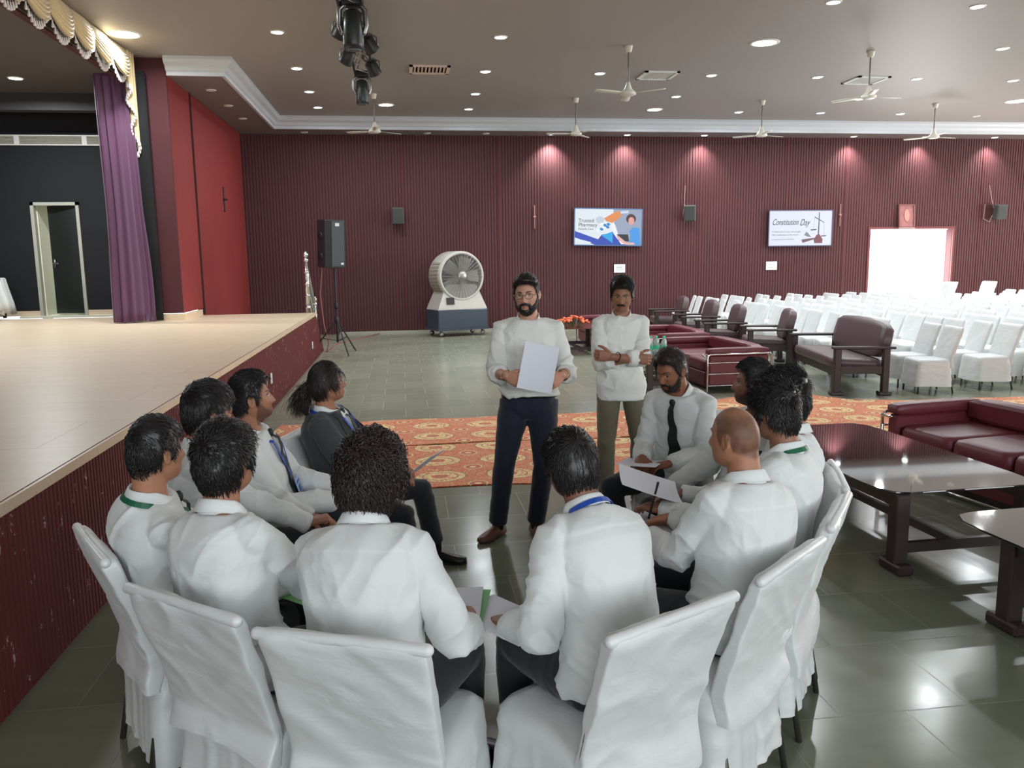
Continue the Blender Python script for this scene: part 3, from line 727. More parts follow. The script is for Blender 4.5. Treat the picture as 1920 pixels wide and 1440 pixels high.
for i, (x, z, lab) in enumerate(((-.03, 2.95, 'small grey box speaker on the back wall above the air cooler'), (7.55, 2.97, 'small dark wall speaker between the two televisions'), (16.45, 2.95, 'small grey wall speaker at the far right of the back wall'))):
    t = thing('wall_speaker', lab, 'speaker', (x, 20.86, z), (R(8), 0, R((0, -25, 0)[i]))); t['group'] = 'box speakers on the back wall'
    b = Buf(); b.box((0, 0, 0), (.29, .2, .40), bev=.015); b.obj('cabinet', mat('speaker_grey', (78, 80, 78), .6), t, smooth=False)
    b = Buf(); b.box((0, -.103, 0), (.25, .006, .36), bev=.002); b.obj('grille', mat('speaker_grille', (62, 66, 64), .8, bump=.5, bs=300), t, smooth=False)
    b = Buf(); b.box((0, .13, .05), (.08, .1, .08)); b.obj('bracket', M_blackp, t, smooth=False)
    if i: 
        b = Buf(); b.tube([(-.12, .12, .1), (-.17, .14, .25), (-.14 if i == 1 else -.34, .14, .7)], .008, 6)
        b.tube([(-.12, .12, -.1), (-.17, .12, -.28), (-.22 if i == 1 else -.36, .13, -.2), (-.16 if i == 1 else -.38, .14, .2)], .008, 6); b.obj('cable', mat('pale_cable', (190, 160, 155), .6), t)
t = thing('framed_picture', 'reddish framed picture hanging above the bright back doorway', 'picture', (13.77, 21.0, 2.86), (R(-6), 0, 0))
b = Buf()
for s in (-1, 1): b.box((s*.22, 0, 0), (.04, .04, .6)); b.box((0, 0, s*.30), (.48, .04, .04))
b.obj('frame', mat('frame_wood', (120, 70, 66), .5), t, smooth=False)
b = Buf(); b.box((0, .005, 0), (.42, .01, .58)); b.obj('print', mat('print_red', (150, 92, 92), .5, var=.5, vs=7), t, smooth=False)
b = Buf(); b.ell((0, -.01, .02), (.08, .006, .17), 14); b.obj('print_figure', mat('print_figure', (196, 130, 120), .6), t)
for i, (x, z, lab) in enumerate(((3.45, 2.9, 'thin vertical fitting on the back wall left of the pharmacy television'), (11.85, 2.9, 'thin vertical fitting right of the Constitution Day television'))):
    b = Buf(); b.tube([(x, YB-.03, z-.28), (x, YB-.03, z+.28)], .02, 8); b.box((x, YB-.04, z), (.07, .03, .06)); b.obj('wall_fitting', mat('fitting_pink', (150, 100, 98), .5), label=lab, cat='fitting')
b = Buf(); b.tube([(XW+.0, 18.7, 2.95), (XW+.0, 18.7, 3.45)], .02, 8); b.tube([(XW+.04, 18.6, 3.2), (XW+.04, 18.8, 3.2)], .02, 8); b.obj('wall_bracket', M_blackp, label='black bracket on the lit red wall left of the corner', cat='bracket')

# ============================================================ PA SPEAKER, COOLER, RAIL
M_spk = mat('speaker_black', (30, 32, 35), .55, var=.15)
t = thing('speaker_stand', 'black tripod stand carrying the loudspeaker beside the stage end', 'speaker stand', (-1.30, 16.5, 0))
b = Buf(); b.tube([(0, 0, .25), (0, 0, 1.78)], .022, 10); b.obj('pole', M_blackp, t)
b = Buf(); b.lathe([(.035, .9), (.04, .93), (.04, 1.0), (.035, 1.03)]); b.lathe([(.035, .62), (.045, .65), (.045, .72), (.03, .75)]); b.obj('collar', M_blackp, t)
for k in range(3):
    a = R(-65+120*k); d_ = np.array([cos(a), sin(a)])
    b = Buf(); b.tube([(0, 0, .70), (*d_*.25, .38), (*d_*.55, .02)], .014, 8); b.tube([(0, 0, .27), (*d_*.3, .32)], .009, 6); b.obj('leg', M_blackp, t)
t = thing('loudspeaker', 'tall black loudspeaker on tripod stand in front of the back wall', 'loudspeaker', (-1.34, 16.5, 1.72), (R(3), 0, R(38)))
b = Buf()
pl = np.array([(-.21, .2), (-.24, -.12), (-.15, -.2), (.15, -.2), (.24, -.12), (.21, .2)])
b.loft([np.c_[pl*g, np.full(6, z)] for g, z in ((.96, 0), (1, .015), (1, .9), (.96, .92))]); b.obj('cabinet', M_spk, t, smooth=False)
b = Buf(); b.box((0, -.205, .46), (.29, .012, .86), bev=.004); b.obj('grille', mat('loudspeaker_grille', (58, 64, 70), .6, bump=.4, bs=250), t, smooth=False)
b = Buf(); b.box((-.02, -.214, .83), (.09, .004, .06)); b.box((.09, -.214, .08), (.06, .004, .04)); b.obj('badge', mat('badge_silver', (200, 200, 205), .3), t, smooth=False)
for z in (.22, .62):
    b = Buf(); b.lathe([(.07, 0), (.075, .01), (.03, .014)], axis='x'); o = b.obj('side_handle', M_blackp, t); o.location = (-.235, .05, z); o.rotation_euler = (0, 0, R(180+8))
b = Buf(); b.tube([(-1.55, 16.62, 1.72), (-1.62, 16.7, 1.2), (-1.58, 16.72, .6), (-1.5, 16.72, .2), (-1.56, 16.9, .02), (-1.5, 18.5, .01), (-.6, 20.9, .01)], .01, 6)
b.obj('speaker_cable', mat('pink_cable', (160, 100, 98), .6), label='thin reddish cable hanging from the loudspeaker to the floor', cat='cable')

t = thing('air_cooler', 'large grey drum air cooler with a blue tank on castors by the back wall', 'air cooler', (1.33, 20.05, 0), R(20))
M_cg = mat('cooler_grey', (190, 186, 180), .45, var=.06); M_cb = mat('cooler_tank_blue', (58, 68, 82), .4)
b = Buf(); b.box((0, 0, .40), (1.32, .78, .5), bev=.02); b.box((0, 0, .17), (1.36, .82, .04)); b.obj('water_tank', M_cb, t, smooth=False)
b = Buf()
def rect(w, d, z, y=0): return [(-w/2, -d/2+y, z), (w/2, -d/2+y, z), (w/2, d/2+y, z), (-w/2, d/2+y, z)]
b.loft([rect(1.30, .74, .65), rect(1.28, .74, .68), rect(.84, .60, 1.2), rect(.7, .58, 1.25)]); b.obj('cone_housing', M_cg, t, smooth=False)
b = Buf(); b.lathe([(.50, .36), (.585, .34), (.60, .30), (.60, -.30), (.585, -.345), (.54, -.36), (.52, -.33)], (0, 0, 1.45), 48, axis='y', cap=False); b.lathe([(.5, .34), (.1, .35)], (0, 0, 1.45), 32, axis='y'); b.obj('drum', M_cg, t)
b = Buf(); b.lathe([(.52, -.2), (.1, -.2)], (0, 0, 1.45), 32, axis='y'); b.obj('inner_disc', mat('cooler_inner', (92, 94, 90), .5), t)
for k in range(5):
    a = k*2*pi/5; b = Buf(); rg = []
    for r_, w_, tw in ((.09, .07, .5), (.3, .13, .35), (.47, .15, .22)):
        q = [(-w_, -tw*w_), (w_, tw*w_)]; pts = []
        for (s_, y_) in ((-w_, -tw*w_-.003), (w_, tw*w_-.003), (w_, tw*w_+.003), (-w_, -tw*w_+.003)):
            pts.append((r_*cos(a)-s_*sin(a), -.27+y_, 1.45+r_*sin(a)+s_*cos(a)))
        rg.append(pts)
    b.loft(rg); b.obj('fan_blade', mat('cooler_blade', (150, 150, 145), .4), t, smooth=False)
b = Buf()
for r_ in np.linspace(.12, .52, 22):
    q = np.linspace(0, 2*pi, 41); b.tube(np.stack([r_*np.cos(q), np.full(41, -.355-.02*(1-r_/.52)), 1.45+r_*np.sin(q)], 1), .0035, 5, closed=True)
for k in range(36):
    a = k*pi/18; b.tube([(.1*cos(a), -.38, 1.45+.1*sin(a)), (.53*cos(a), -.355, 1.45+.53*sin(a))], .005, 5)
b.lathe([(.12, -.375), (.11, -.385), (.03, -.39)], (0, 0, 1.45), 24, axis='y'); b.obj('wire_guard', M_steel, t)
b = Buf()
for i in range(14):
    a = R(150+i*8.5); b.box((.603*cos(a), 0, 1.45+.603*sin(a)), (.012, .5, .05), rot=Euler((0, -a, 0)))
b.obj('side_louvres', mat('cooler_louvre', (150, 144, 132), .6), t, smooth=False)
b = Buf(); b.box((-.32, -.362, .86), (.2, .01, .17), rot=Euler((R(-8), 0, 0))); b.obj('control_panel', M_blackp, t, smooth=False)
for sx in (-1, 1):
    for sy in (-1, 1):
        b = Buf(); b.lathe([(.055, -.02), (.06, 0), (.055, .02)], (sx*.55, sy*.3, .062), 16, axis='y'); b.box((sx*.55, sy*.3, .13), (.05, .07, .06)); b.obj('castor', M_steel, t)

t = thing('handrail', 'shiny steel handrail with ball topped posts at the stage steps', 'handrail', (-1.80, 16.1, 0))
for (y, z0, z1) in ((0, HS, 2.02), (1.15, 0, 1.12)):
    b = Buf(); b.tube([(0, y, z0), (0, y, z1-.09)], .045, 14, round_=False)
    for q in np.linspace(z0+.1, z1-.15, 5): b.lathe([(.046, -.025), (.055, -.02), (.055, .02), (.046, .025)], (0, y, q), 14)
    b.ell((0, y, z1-.05), (.06, .06, .06), 16); b.obj('post', M_chrome, t)
for dz in (.0, .32, .6):
    b = Buf(); b.tube([(0, 0, 1.88-dz), (0, 1.15, .98-dz)], .02 if dz else .028, 10); b.obj('rail', M_chrome, t)

# ============================================================ SOFAS AND TABLES
M_mar = mat('maroon_leather', (106, 42, 53), .42, var=.1, vs=3, bump=.1, bs=120, bd=.001)
M_dl = mat('brown_leather', (92, 74, 76), .42, var=.08, vs=3, bump=.12, bs=150, bd=.001)
M_dw = mat('dark_wood', (50, 34, 34), .4, var=.2, vs=8)
def cushion(b, c, d, r=.04, rot=None, puff=.0):
    x, y, z = d; rg = []
    for k in (-1, -.86, -.6, 0, .6, .86, 1):
        g = {1: 1-2*r/min(x, y), .86: 1-.5*r/min(x, y), .6: 1, 0: 1+puff}[abs(k)]
        q = rrect(x*g, y*g, 44, 12); rg.append(np.c_[q, np.full(44, k*z/2)])
    rg = [np.array(rg[0])*[.94, .94, 1]] + rg + [np.array(rg[-1])*[.94, .94, 1]]
    v = Buf(); v.loft(rg); P = v.verts()
    if rot is not None: P = P @ np.array(rot.to_matrix()).T
    b.add(P+np.array(c), v.f); return b
def maroon_sofa(loc, rot, w, label):
    t = thing('maroon_sofa', label, 'sofa', loc, rot); t['group'] = 'maroon sofas with chrome tube frames'; d = .92
    for s in (-1, 1):
        b = Buf(); cushion(b, (s*(w/2-.07), 0, .555), (.14, d-.04, .10), .03); a = b.obj('arm', M_mar, t)
        b = Buf(); b.box((s*(w/2-.07), 0, .30), (.125, d-.06, .42), bev=.02); b.obj('arm_side', M_mar, a, smooth=False)
        b = Buf(); x = s*(w/2+.012)
        for z in (.10, .26, .41): b.tube([(x, -d/2+.02, z), (x, d/2-.02, z)], .009, 8)
        b.tube([(x, -d/2, 0.02), (x, -d/2, .5), (x, -d/2+.03, .525), (x, d/2-.03, .525), (x, d/2, .5), (x, d/2, .02)], .014, 10)
        b.tube([(x, d/2, .42), (x-s*.02, d/2+.02, .50), (x-s*.12, d/2+.02, .505)], .014, 8); b.obj('chrome_tube', M_chrome, t)
    b = Buf(); b.box((0, -d/2+.09, .34), (w-.28, .16, .48), bev=.03); cushion(b, (0, -d/2+.13, .53), (w-.29, .18, .2), .04); b.obj('backrest', M_mar, t, smooth=False)
    n = max(1, round(w/.75)); ww = (w-.29)/n
    for i in range(n):
        b = Buf(); cushion(b, (-(w-.29)/2+ww*(i+.5), .08, .35), (ww-.005, d-.22, .17), .04, puff=.01); b.obj('seat_cushion', M_mar, t)
    b = Buf(); b.box((0, .05, .17), (w-.28, d-.14, .2), bev=.01); b.obj('seat_base', M_mar, t, smooth=False)
    b = Buf(); b.tube([(-w/2, d/2, .03), (w/2, d/2, .03)], .012, 8); b.tube([(-w/2, -d/2, .03), (w/2, -d/2, .03)], .012, 8); b.obj('floor_rail', M_chrome, t)
fr = face_rot(-1, 0)
maroon_sofa((4.47, 11.3, 0), fr+R(2), 1.8, 'maroon two seat sofa with chrome bars just right of the bearded seated man')
maroon_sofa((4.55, 13.6, 0), fr, 1.8, 'maroon sofa with chrome bars behind the standing man with crossed arms')
maroon_sofa((4.25, 16.6, 0), fr, 1.8, 'farthest maroon sofa beside the flower table')
maroon_sofa((4.55, 5.32, 0), fr+R(8), 1.9, 'maroon sofa at the right edge behind the dark glass table')
def dark_sofa(loc, rot, w, label, nm='leather_sofa', cat='sofa'):
    t = thing(nm, label, cat, loc, rot); d = .62; t['group'] = 'brown leather seats with dark wooden arms'
    for sx in (-1, 1):
        for sy in (-1, 1):
            b = Buf(); b.box((sx*(w/2-.045), sy*d/2, .31), (.09, .085, .62), bev=.008); b.box((sx*(w/2-.045), sy*(d/2), .025), (.12, .17, .05), bev=.01); b.obj('leg', M_dw, t, smooth=False)
        b = Buf(); b.box((sx*(w/2-.045), -.02, .625), (.11, d+.18, .035), bev=.01); b.obj('armrest', M_dw, t, smooth=False)
        b = Buf(); b.box((sx*(w/2-.045), 0, .33), (.04, d, .10)); b.obj('side_rail', M_dw, t, smooth=False)
    b = Buf(); b.box((0, d/2-.02, .30), (w-.12, .04, .11)); b.box((0, -d/2+.02, .30), (w-.12, .04, .11)); b.obj('seat_frame', M_dw, t, smooth=False)
    b = Buf(); cushion(b, (0, .02, .405), (w-.2, d+.06, .14), .04, rot=Euler((R(3), 0, 0)), puff=.01); b.obj('seat_cushion', M_dl, t)
    b = Buf(); cushion(b, (0, -.33, .70), (w-.18, .14, .52), .05, rot=Euler((R(14), 0, 0)), puff=.02); b.obj('back_cushion', M_dl, t)
dark_sofa((6.12, 10.8, 0), fr+R(-11), 2.05, 'long brown leather sofa with dark wooden arms in front of the white chairs')
for i, (x, y, a, wd, lab) in enumerate(((6.08, 13.0, -16, .92, 'brown leather armchair right beside the long brown sofa'), (5.85, 14.5, -8, .85, 'brown leather armchair second from the long brown sofa'),
    (6.0, 16.2, -6, .92, 'brown leather armchair third from the long brown sofa'), (6.05, 18.1, -8, .9, 'brown leather armchair farthest from the long brown sofa'))):
    dark_sofa((x, y, 0), fr+R(a), wd, lab, 'leather_armchair', 'armchair')
M_gt = mat('black_glass', (26, 24, 26), .04, spec=1.0, var=0, coat=.6)
M_gt.node_tree.nodes['Principled BSDF'].inputs['IOR'].default_value = 1.9
def glass_table(loc, rot, w, l, label, h=.48, inset=.04, m=None):
    t = thing('coffee_table', label, 'table', loc, rot)
    b = Buf(); q = rrect(w, l, 60, 10); b.loft([np.c_[q*.997, np.full(60, h-.012)], np.c_[q, np.full(60, h-.008)], np.c_[q, np.full(60, h-.002)], np.c_[q*.998, np.full(60, h)]]); b.obj('glass_top', m or M_gt, t, smooth=False)
    b = Buf(); X, Yl = w/2-.1, l/2-inset
    for sx in (-1, 1): b.box((sx*X, 0, h-.055), (.05, 2*Yl, .085))
    b.obj('apron', M_dw, t, smooth=False)
    for sx in (-1, 1):
        for sy in (-1, 1):
            b = Buf(); b.box((sx*X, sy*Yl, h/2), (.085, .085, h-.03), bev=.006); b.box((sx*X, sy*(Yl), .03), (.10, .2, .06), bev=.012); b.obj('leg', M_dw, t, smooth=False)
    b = Buf()
    for sy in (-1, 1): b.box((0, sy*Yl, .14), (2*X, .035, .06))
    b.box((0, 0, .13), (.035, 2*Yl, .05)); b.obj('stretcher', M_dw, t, smooth=False)
    return t
c7, s7 = cos(R(8)), sin(R(8))
def corner(x, y, w, l, a):   # centre of a table whose near left corner is at x, y
    return (x+w/2*cos(R(a))-l/2*sin(R(a)), y+w/2*sin(R(a))+l/2*cos(R(a)), 0)
glass_table(corner(2.70, 4.13, 1.02, 1.86, 2), R(2), 1.02, 1.86, 'large black glass table reflecting the ceiling fan, before the right sofa')
glass_table(corner(2.86, 2.00, 1.05, 1.75, 3), R(3), 1.05, 1.75, 'black glass table at the right edge reflecting the square vent', inset=.36)
glass_table((3.5, 11.0, 0), R(2), .7, 1.1, 'small dark table carrying the water bottles', h=.5)
glass_table((3.35, 15.6, 0), R(0), .95, 1.2, 'dark wooden table carrying orange flowers beyond the standing men', h=.52, m=mat('brown_table_top', (104, 50, 40), .25))
M_bot = mat('clear_plastic', (215, 235, 232), .12, trans=.55, var=0, spec=.6); M_cap = mat('green_cap', (60, 190, 150), .4); M_lab = mat('green_label', (70, 200, 165), .5)
for i, (x, y) in enumerate(((3.32, 10.62), (3.41, 10.66), (3.50, 10.6), (3.36, 10.75), (3.46, 10.78), (3.55, 10.72))):
    t = thing('water_bottle', 'clear water bottle with green label, %s in the %s row' % (('leftmost', 'middle', 'rightmost')[i % 3], 'front' if i < 3 else 'rear'), 'bottle', (x, y, .5)); t['group'] = 'water bottles on the small dark table'
    b = Buf(); b.lathe([(.03, 0), (.034, .01), (.034, .17), (.03, .2), (.015, .225), (.013, .24)], seg=16); b.obj('bottle_body', M_bot, t)
    b = Buf(); b.lathe([(.015, .238), (.016, .258), (.01, .26)], seg=12); b.obj('cap', M_cap, t)
    b = Buf(); b.lathe([(.0352, .09), (.0352, .145)], seg=16, cap=False); b.obj('bottle_label', M_lab, t)
t = thing('flower_arrangement', 'low arrangement of orange flowers on the far dark table', 'flowers', (3.2, 15.25, .52))
rs = np.random.RandomState(5); b = Buf(); g = Buf()
for k in range(46):
    x, y = rs.uniform(-.32, .3), rs.uniform(-.22, .22); z = .06+.13*max(0, 1-(x*x*6+y*y*8))+rs.uniform(-.01, .03)
    M = np.array(Euler((rs.uniform(-.8, .8), rs.uniform(-.8, .8), rs.uniform(0, 6))).to_matrix()); b.ell((x, y, z), (.045, .038, .018), 8, M)
    g.tube([(x*.6, y*.6, .01), (x, y, z)], .004, 5)
b.obj('blossoms', mat('orange_petals', (222, 110, 70), .6, var=.35, vs=9), t); g.obj('stems', mat('leaf_green', (60, 80, 40), .6), t)
# ============================================================ COVERED CHAIRS
m = mat('white_satin_cover', (222, 226, 226), .38, var=0, sheen=.3, spec=.6); t_ = NT(m)
c_ = t_.coords('Object'); n_ = t_.noise(2.5, 3, c_)
t_.link(t_.mix(n_, lin((206, 210, 210)), lin((232, 235, 234))), t_.b.inputs['Base Color'])
bn = t_.math('ADD', t_.noise(1, 4, t_.coords('Object', (5, 5, 11)), .45, .5), t_.math('MULTIPLY', t_.noise(26, 2, c_), .08))
t_.bump(bn, .5, .02)
M_sat = m
M_leg = mat('chair_leg_steel', (120, 118, 112), .35, .9)
def rrect2(w, d, n, pw): return rrect(w, d, n, pw)
def covered_chair(label, seed, detail=2, loc=(0, 0, 0), rot=0, hem=.09, drop=.34):
    t = thing('covered_chair', label, 'chair', loc, rot)
    n, kz = {2: (150, 34), 1: (36, 8)}[detail]; amp = {2: 1, 1: .6}[detail]
    # skirt and seat
    z = np.concatenate([np.linspace(hem, .425, kz), [.448, .455, .457, .458]]); rg = []
    th = np.linspace(0, 2*pi, n, endpoint=False)
    for zz in z:
        g = (zz-hem)/(.44-hem)
        if zz <= .43: w, d, k = .49-.035*g, .50-.06*g, 1
        else: k = {.448: .96, .455: .8, .457: .45, .458: .12}[round(zz, 3)]; w, d = .455*k, .44*k
        q = rrect(w, d, n, 9 if zz < .43 else 6); nn = q/np.linalg.norm(q, axis=1)[:, None]
        a = amp*(1-min(g, 1))*.004
        wv = a*(np.sin(th*17+seed)+.7*np.sin(th*29+seed*2+2*g))+(.008 if zz < .43 else .003)*amp*(1.4*ridge(np.c_[q*3.2+zz*np.array([5., -4.])*(1 if seed % 2 else -1), np.full(n, zz*11+seed)], seed)+.6*ridge(np.c_[q*8, np.full(n, zz*24+seed)])-1.1)
        y0 = -.01
        rg.append(np.c_[q+nn*wv[:, None]+[0, y0], np.full(n, zz)+(.005*np.sin(th*3+seed)*(1-min(g, 1)))])
    b = Buf(); b.loft(rg, cap0=False); b.obj('seat_cover', M_sat, t)
    # back cover
    rg = []; zs = np.concatenate([np.linspace(drop, .835, kz+4), [.855, .868, .874]])
    for zz in zs:
        g = (zz-.44)/.43; y = -.215-.13*max(g, 0)**1.1 - (.022*(1-sstep(zz, drop, .46)))
        w = (.455+.015*g) if zz < .84 else .468*{.855: .985, .868: .95, .874: .86}[round(zz, 3)]
        d = (.052+.012*(1-sstep(zz, drop, .50))) if zz < .84 else .055*{.855: .9, .868: .6, .874: .25}[round(zz, 3)]
        q = rrect(w, d, n, 5); nn = q/np.linalg.norm(q, axis=1)[:, None]
        f = 1.2*ridge(np.c_[q[:, 0]*5.5+zz*6*(1 if seed % 2 else -1), q[:, 1]*3, np.full(n, zz*6+q[:, 0]*4+seed*3)], seed)+.45*ridge(np.c_[q[:, 0]*9+zz*9, q[:, 1]*5, np.full(n, zz*15)], seed+2)
        wv = amp*.0105*(f**1.4-.8)
        dz = amp*(.035*np.sin(q[:, 0]*6+seed))*(1-sstep(zz, drop, .5))
        rg.append(np.c_[q[:, 0]+0*wv, q[:, 1]+y+wv*np.sign(q[:, 1])-.02*0, np.full(n, zz)+dz])
    b = Buf(); b.loft(rg, cap0=False); b.obj('back_cover', M_sat, t)
    if detail == 2:
        b = Buf(); b.tube([(-.235, -.352, .862), (0, -.358, .868), (.235, -.352, .862)], [.017, .015, .018], 10); b.obj('rolled_top_edge', M_sat, t)
    for sx in (-1, 1):
        b = Buf(); b.tube([(sx*.20, .19, 0), (sx*.19, .18, .4)], .012, 8, round_=False); b.obj('leg', M_leg, t)
        b = Buf(); b.tube([(sx*.20, -.27, 0), (sx*.19, -.2, .4)], .012, 8, round_=False); b.obj('leg', M_leg, t)
    return t
CH = {  # seat centre x, y, facing
 'P1': (-.80, 3.06, (.86, .50)), 'P5': (-.44, 2.58, (.62, .78)), 'P6': (-.06, 2.32, (.36, .93)), 'P7': (.54, 2.30, (-.46, .89)),
 'P8': (.98, 2.60, (-.65, .76)), 'P9': (1.34, 2.99, (-.80, .60)), 'P10': (1.55, 3.38, (-.93, .37)), 'P11': (1.64, 3.88, (-.99, .05)),
 'P12': (1.62, 4.56, (-.62, -.78)), 'P4': (-.28, 4.54, (.95, -.30)), 'P3': (-.58, 4.08, (1, -.02)), 'P2': (-.70, 3.60, (1, .06))}
chl = {'P1': 'white covered chair of the leftmost seated man, tall rounded back near the stage', 'P5': 'white satin covered chair with wrinkled slanted back, lower left',
 'P6': 'white satin covered chair in the bottom centre left with a rolled top edge', 'P7': 'white satin covered chair in the bottom centre right under the blue lanyard man',
 'P8': 'white covered chair with bare steel leg behind the balding man', 'P9': 'white covered chair behind the right hand dark haired man in white',
 'P10': 'white covered chair mostly hidden at the right of the circle', 'P11': 'white covered chair hidden behind the three right hand heads',
 'P12': 'white covered chair under the bearded man with dark tie', 'P4': 'white covered chair under the woman in the dark blazer',
 'P3': 'white covered chair under the man with blue lanyard and id card', 'P2': 'white covered chair under the man with glasses near the stage'}
for i, (k, (x, y, f)) in enumerate(CH.items()):
    o = covered_chair(chl[k], i+1, 2, (x, y, 0), face_rot(*f), hem=.07+.02*(i % 3), drop=(.33, .36, .3)[i % 3]); o['group'] = 'white covered chairs of the seated circle'
# field of chairs in the right rear of the hall
pr = [covered_chair('x', 31+k, 1, hem=.1+.02*k, drop=.36) for k in range(3)]
rs = np.random.RandomState(11); used = set()
for o in pr: o['group'] = 'rows of white covered chairs at the back of the hall'
for r_ in range(12):
    x = 6.95+.88*r_; c = 0
    for k in range(22):
        y = 9.95+.52*k+(.1 if r_ % 2 else 0)
        if y > 20.2 or x > .87*y+.35: continue
        if 12.6 < x < 15.4 and y > 19.2: continue
        if r_ == 0 and (k in (2,)): continue
        px, py = x+rs.uniform(-.06, .06), y+rs.uniform(-.03, .03); a = fr+R(rs.uniform(-9, 7)-6)
        lab = 'white covered chair, %s row behind the brown sofas, %s from the near end' % (ORD[r_], ORD[c]); c += 1
        p = pr[(r_+k) % 3]
        if id(p) not in used:
            used.add(id(p)); p.location = (px, py, 0); p.rotation_euler = (0, 0, a); p['label'] = lab
        else: dup(p, (px, py, 0), a, lab)
for i, (x, y) in enumerate(((13.3, 17.45), (12.35, 17.5))):
    o = dup(pr[0], (x, y, .31), fr, ('white covered chair stacked on top of another, rising above the far rows', 'white covered chair stacked higher, left of the raised one near the door')[i])
# loose white stack near the doorway side
# ============================================================ PEOPLE
def skin_mat(name, rgb, rough=.5):
    m = mat(name, rgb, rough, var=0, sss=.12, spec=.4); t = NT(m)
    at = t.new('ShaderNodeVertexColor', layer_name='tint')
    n = t.noise(30, 3, t.coords()); c = lin(rgb)
    base = t.mix(n, tuple(x*.93 for x in c), tuple(x*1.06 for x in c))
    t.link(t.mix(1.0, base, at.outputs[0], 'MULTIPLY'), t.b.inputs['Base Color']); t.bump(t.noise(220, 3, t.coords()), .12, .0008)
    return m
def cloth_mat(name, rgb, rough=.8, bs=700, wr=.35, sheen=.2, scale=(9, 9, 14)):
    m = mat(name, rgb, rough, var=0, sheen=sheen, spec=.3); t = NT(m); c = lin(rgb)
    n = t.noise(5, 3, t.coords())
    at = t.new('ShaderNodeVertexColor', layer_name='tint')
    base = t.mix(n, tuple(x*.94 for x in c), tuple(min(1, x*1.05) for x in c))
    t.link(t.mix(1.0, base, at.outputs[0], 'MULTIPLY'), t.b.inputs['Base Color'])
    a = t.noise(1, 4, t.coords('Object', scale), .5, 1.0)
    t.bump(t.math('ADD', a, t.math('MULTIPLY', t.noise(bs, 2, t.coords()), .05)), wr, .012)
    return m
def hair_mat(name, rgb):
    m = mat(name, rgb, .38, var=0, spec=.5); t = NT(m); c = lin(rgb)
    n = t.noise(1, 3, t.coords('Object', (60, 60, 20))); t.link(t.mix(n, tuple(x*.6 for x in c), tuple(x*1.8 for x in c)), t.b.inputs['Base Color'])
    return m
M_shirt = cloth_mat('white_cotton_shirt', (226, 230, 229))
M_shirt2 = cloth_mat('white_linen_shirt', (228, 229, 224))
M_char = cloth_mat('charcoal_trouser_cloth', (44, 47, 52), .85)
M_navy = cloth_mat('navy_trouser_cloth', (32, 36, 54), .8)
M_olive = cloth_mat('olive_trouser_cloth', (112, 106, 88), .85)
M_blz = cloth_mat('charcoal_blazer_cloth', (58, 62, 64), .85)
M_hair = hair_mat('black_hair', (22, 19, 19)); M_hairb = hair_mat('dark_brown_hair', (36, 26, 23))
M_tie = mat('dark_green_tie', (22, 34, 32), .6, var=.1); M_lan = mat('blue_lanyard', (36, 78, 176), .5, var=.05); M_lang = mat('green_lanyard', (24, 96, 66), .5)
M_shoeb = mat('black_shoe_leather', (24, 24, 26), .3, var=.1); M_shoebr = mat('brown_shoe_leather', (112, 72, 58), .45, var=.2, vs=20); M_sole = mat('shoe_sole', (60, 56, 50), .7)
M_sock = mat('black_sock', (20, 20, 22), .9); M_gold = mat('gold', (205, 165, 105), .3, 1); M_wire = mat('glasses_wire', (120, 110, 100), .3, 1); M_wireb = mat('black_glasses_wire', (25, 25, 28), .35)
M_lensg = mat('spectacle_lens', (240, 240, 240), .03, trans=1, var=0)
M_paper = mat('white_paper', (226, 228, 238), .7, var=.02); M_green = mat('green_folder', (110, 180, 110), .5)
M_eye = mat('eye_surface', (255, 255, 255), .2, var=0)
_t = NT(M_eye); _a = _t.new('ShaderNodeVertexColor', layer_name='tint'); _t.link(_a.outputs[0], _t.b.inputs['Base Color'])

def g2(x, z, cx, cz, sx, sz): return np.exp(-((x-cx)/sx)**2-((z-cz)/sz)**2)
def head_surface(D):
    x, y, z = D[:, 0]*.075, D[:, 1]*.094, D[:, 2]*.116
    dy = D[:, 1]; fw = sstep(dy, .1, .55); lowb = sstep(-z, .02, .10)
    x = x*(1+.06*sstep(z, -.02, .06)*sstep(-dy, -.2, .5))
    x = x*(1+.10*sstep(-z, .03, .08)*(1-sstep(-z, .085, .116)))*(1-.17*sstep(-z, .04, .115))
    y = np.where(dy < 0, y*(1-.35*lowb), y)
    y = y+.022*sstep(-z, .035, .10)*sstep(dy, -.3, .6)
    # flatten the face plane a little
    y = y-.004*fw*sstep(z, -.02, .02)*(1-sstep(z, .05, .08))
    t = np.clip((.022-z)/.05, 0, 1)
    nose = np.where(z > -.028, t, np.clip(1-(-.028-z)/.013, 0, 1)); sg = .0075+.006*t
    y = y+fw*.026*nose*np.exp(-(x/sg)**2)
    y = y+fw*(.008*(g2(x, z, .0135, -.033, .007, .008)+g2(x, z, -.0135, -.033, .007, .008)))
    y = y-fw*.0105*(g2(x, z, .031, .010, .017, .011)+g2(x, z, -.031, .010, .017, .011))
    y = y+fw*.005*(g2(x, z, .028, .030, .02, .008)+g2(x, z, -.028, .030, .02, .008))
    y = y+fw*.004*(g2(x, z, .042, -.018, .018, .02)+g2(x, z, -.042, -.018, .018, .02))
    y = y+fw*(.0075*g2(x, z, 0, -.0555, .019, .006)+.009*g2(x, z, 0, -.0685, .017, .007)-.004*g2(x, z, 0, -.0615, .024, .0022))
    y = y+fw*.008*g2(x, z, 0, -.094, .02, .014)
    return np.stack([x, y, z], 1)
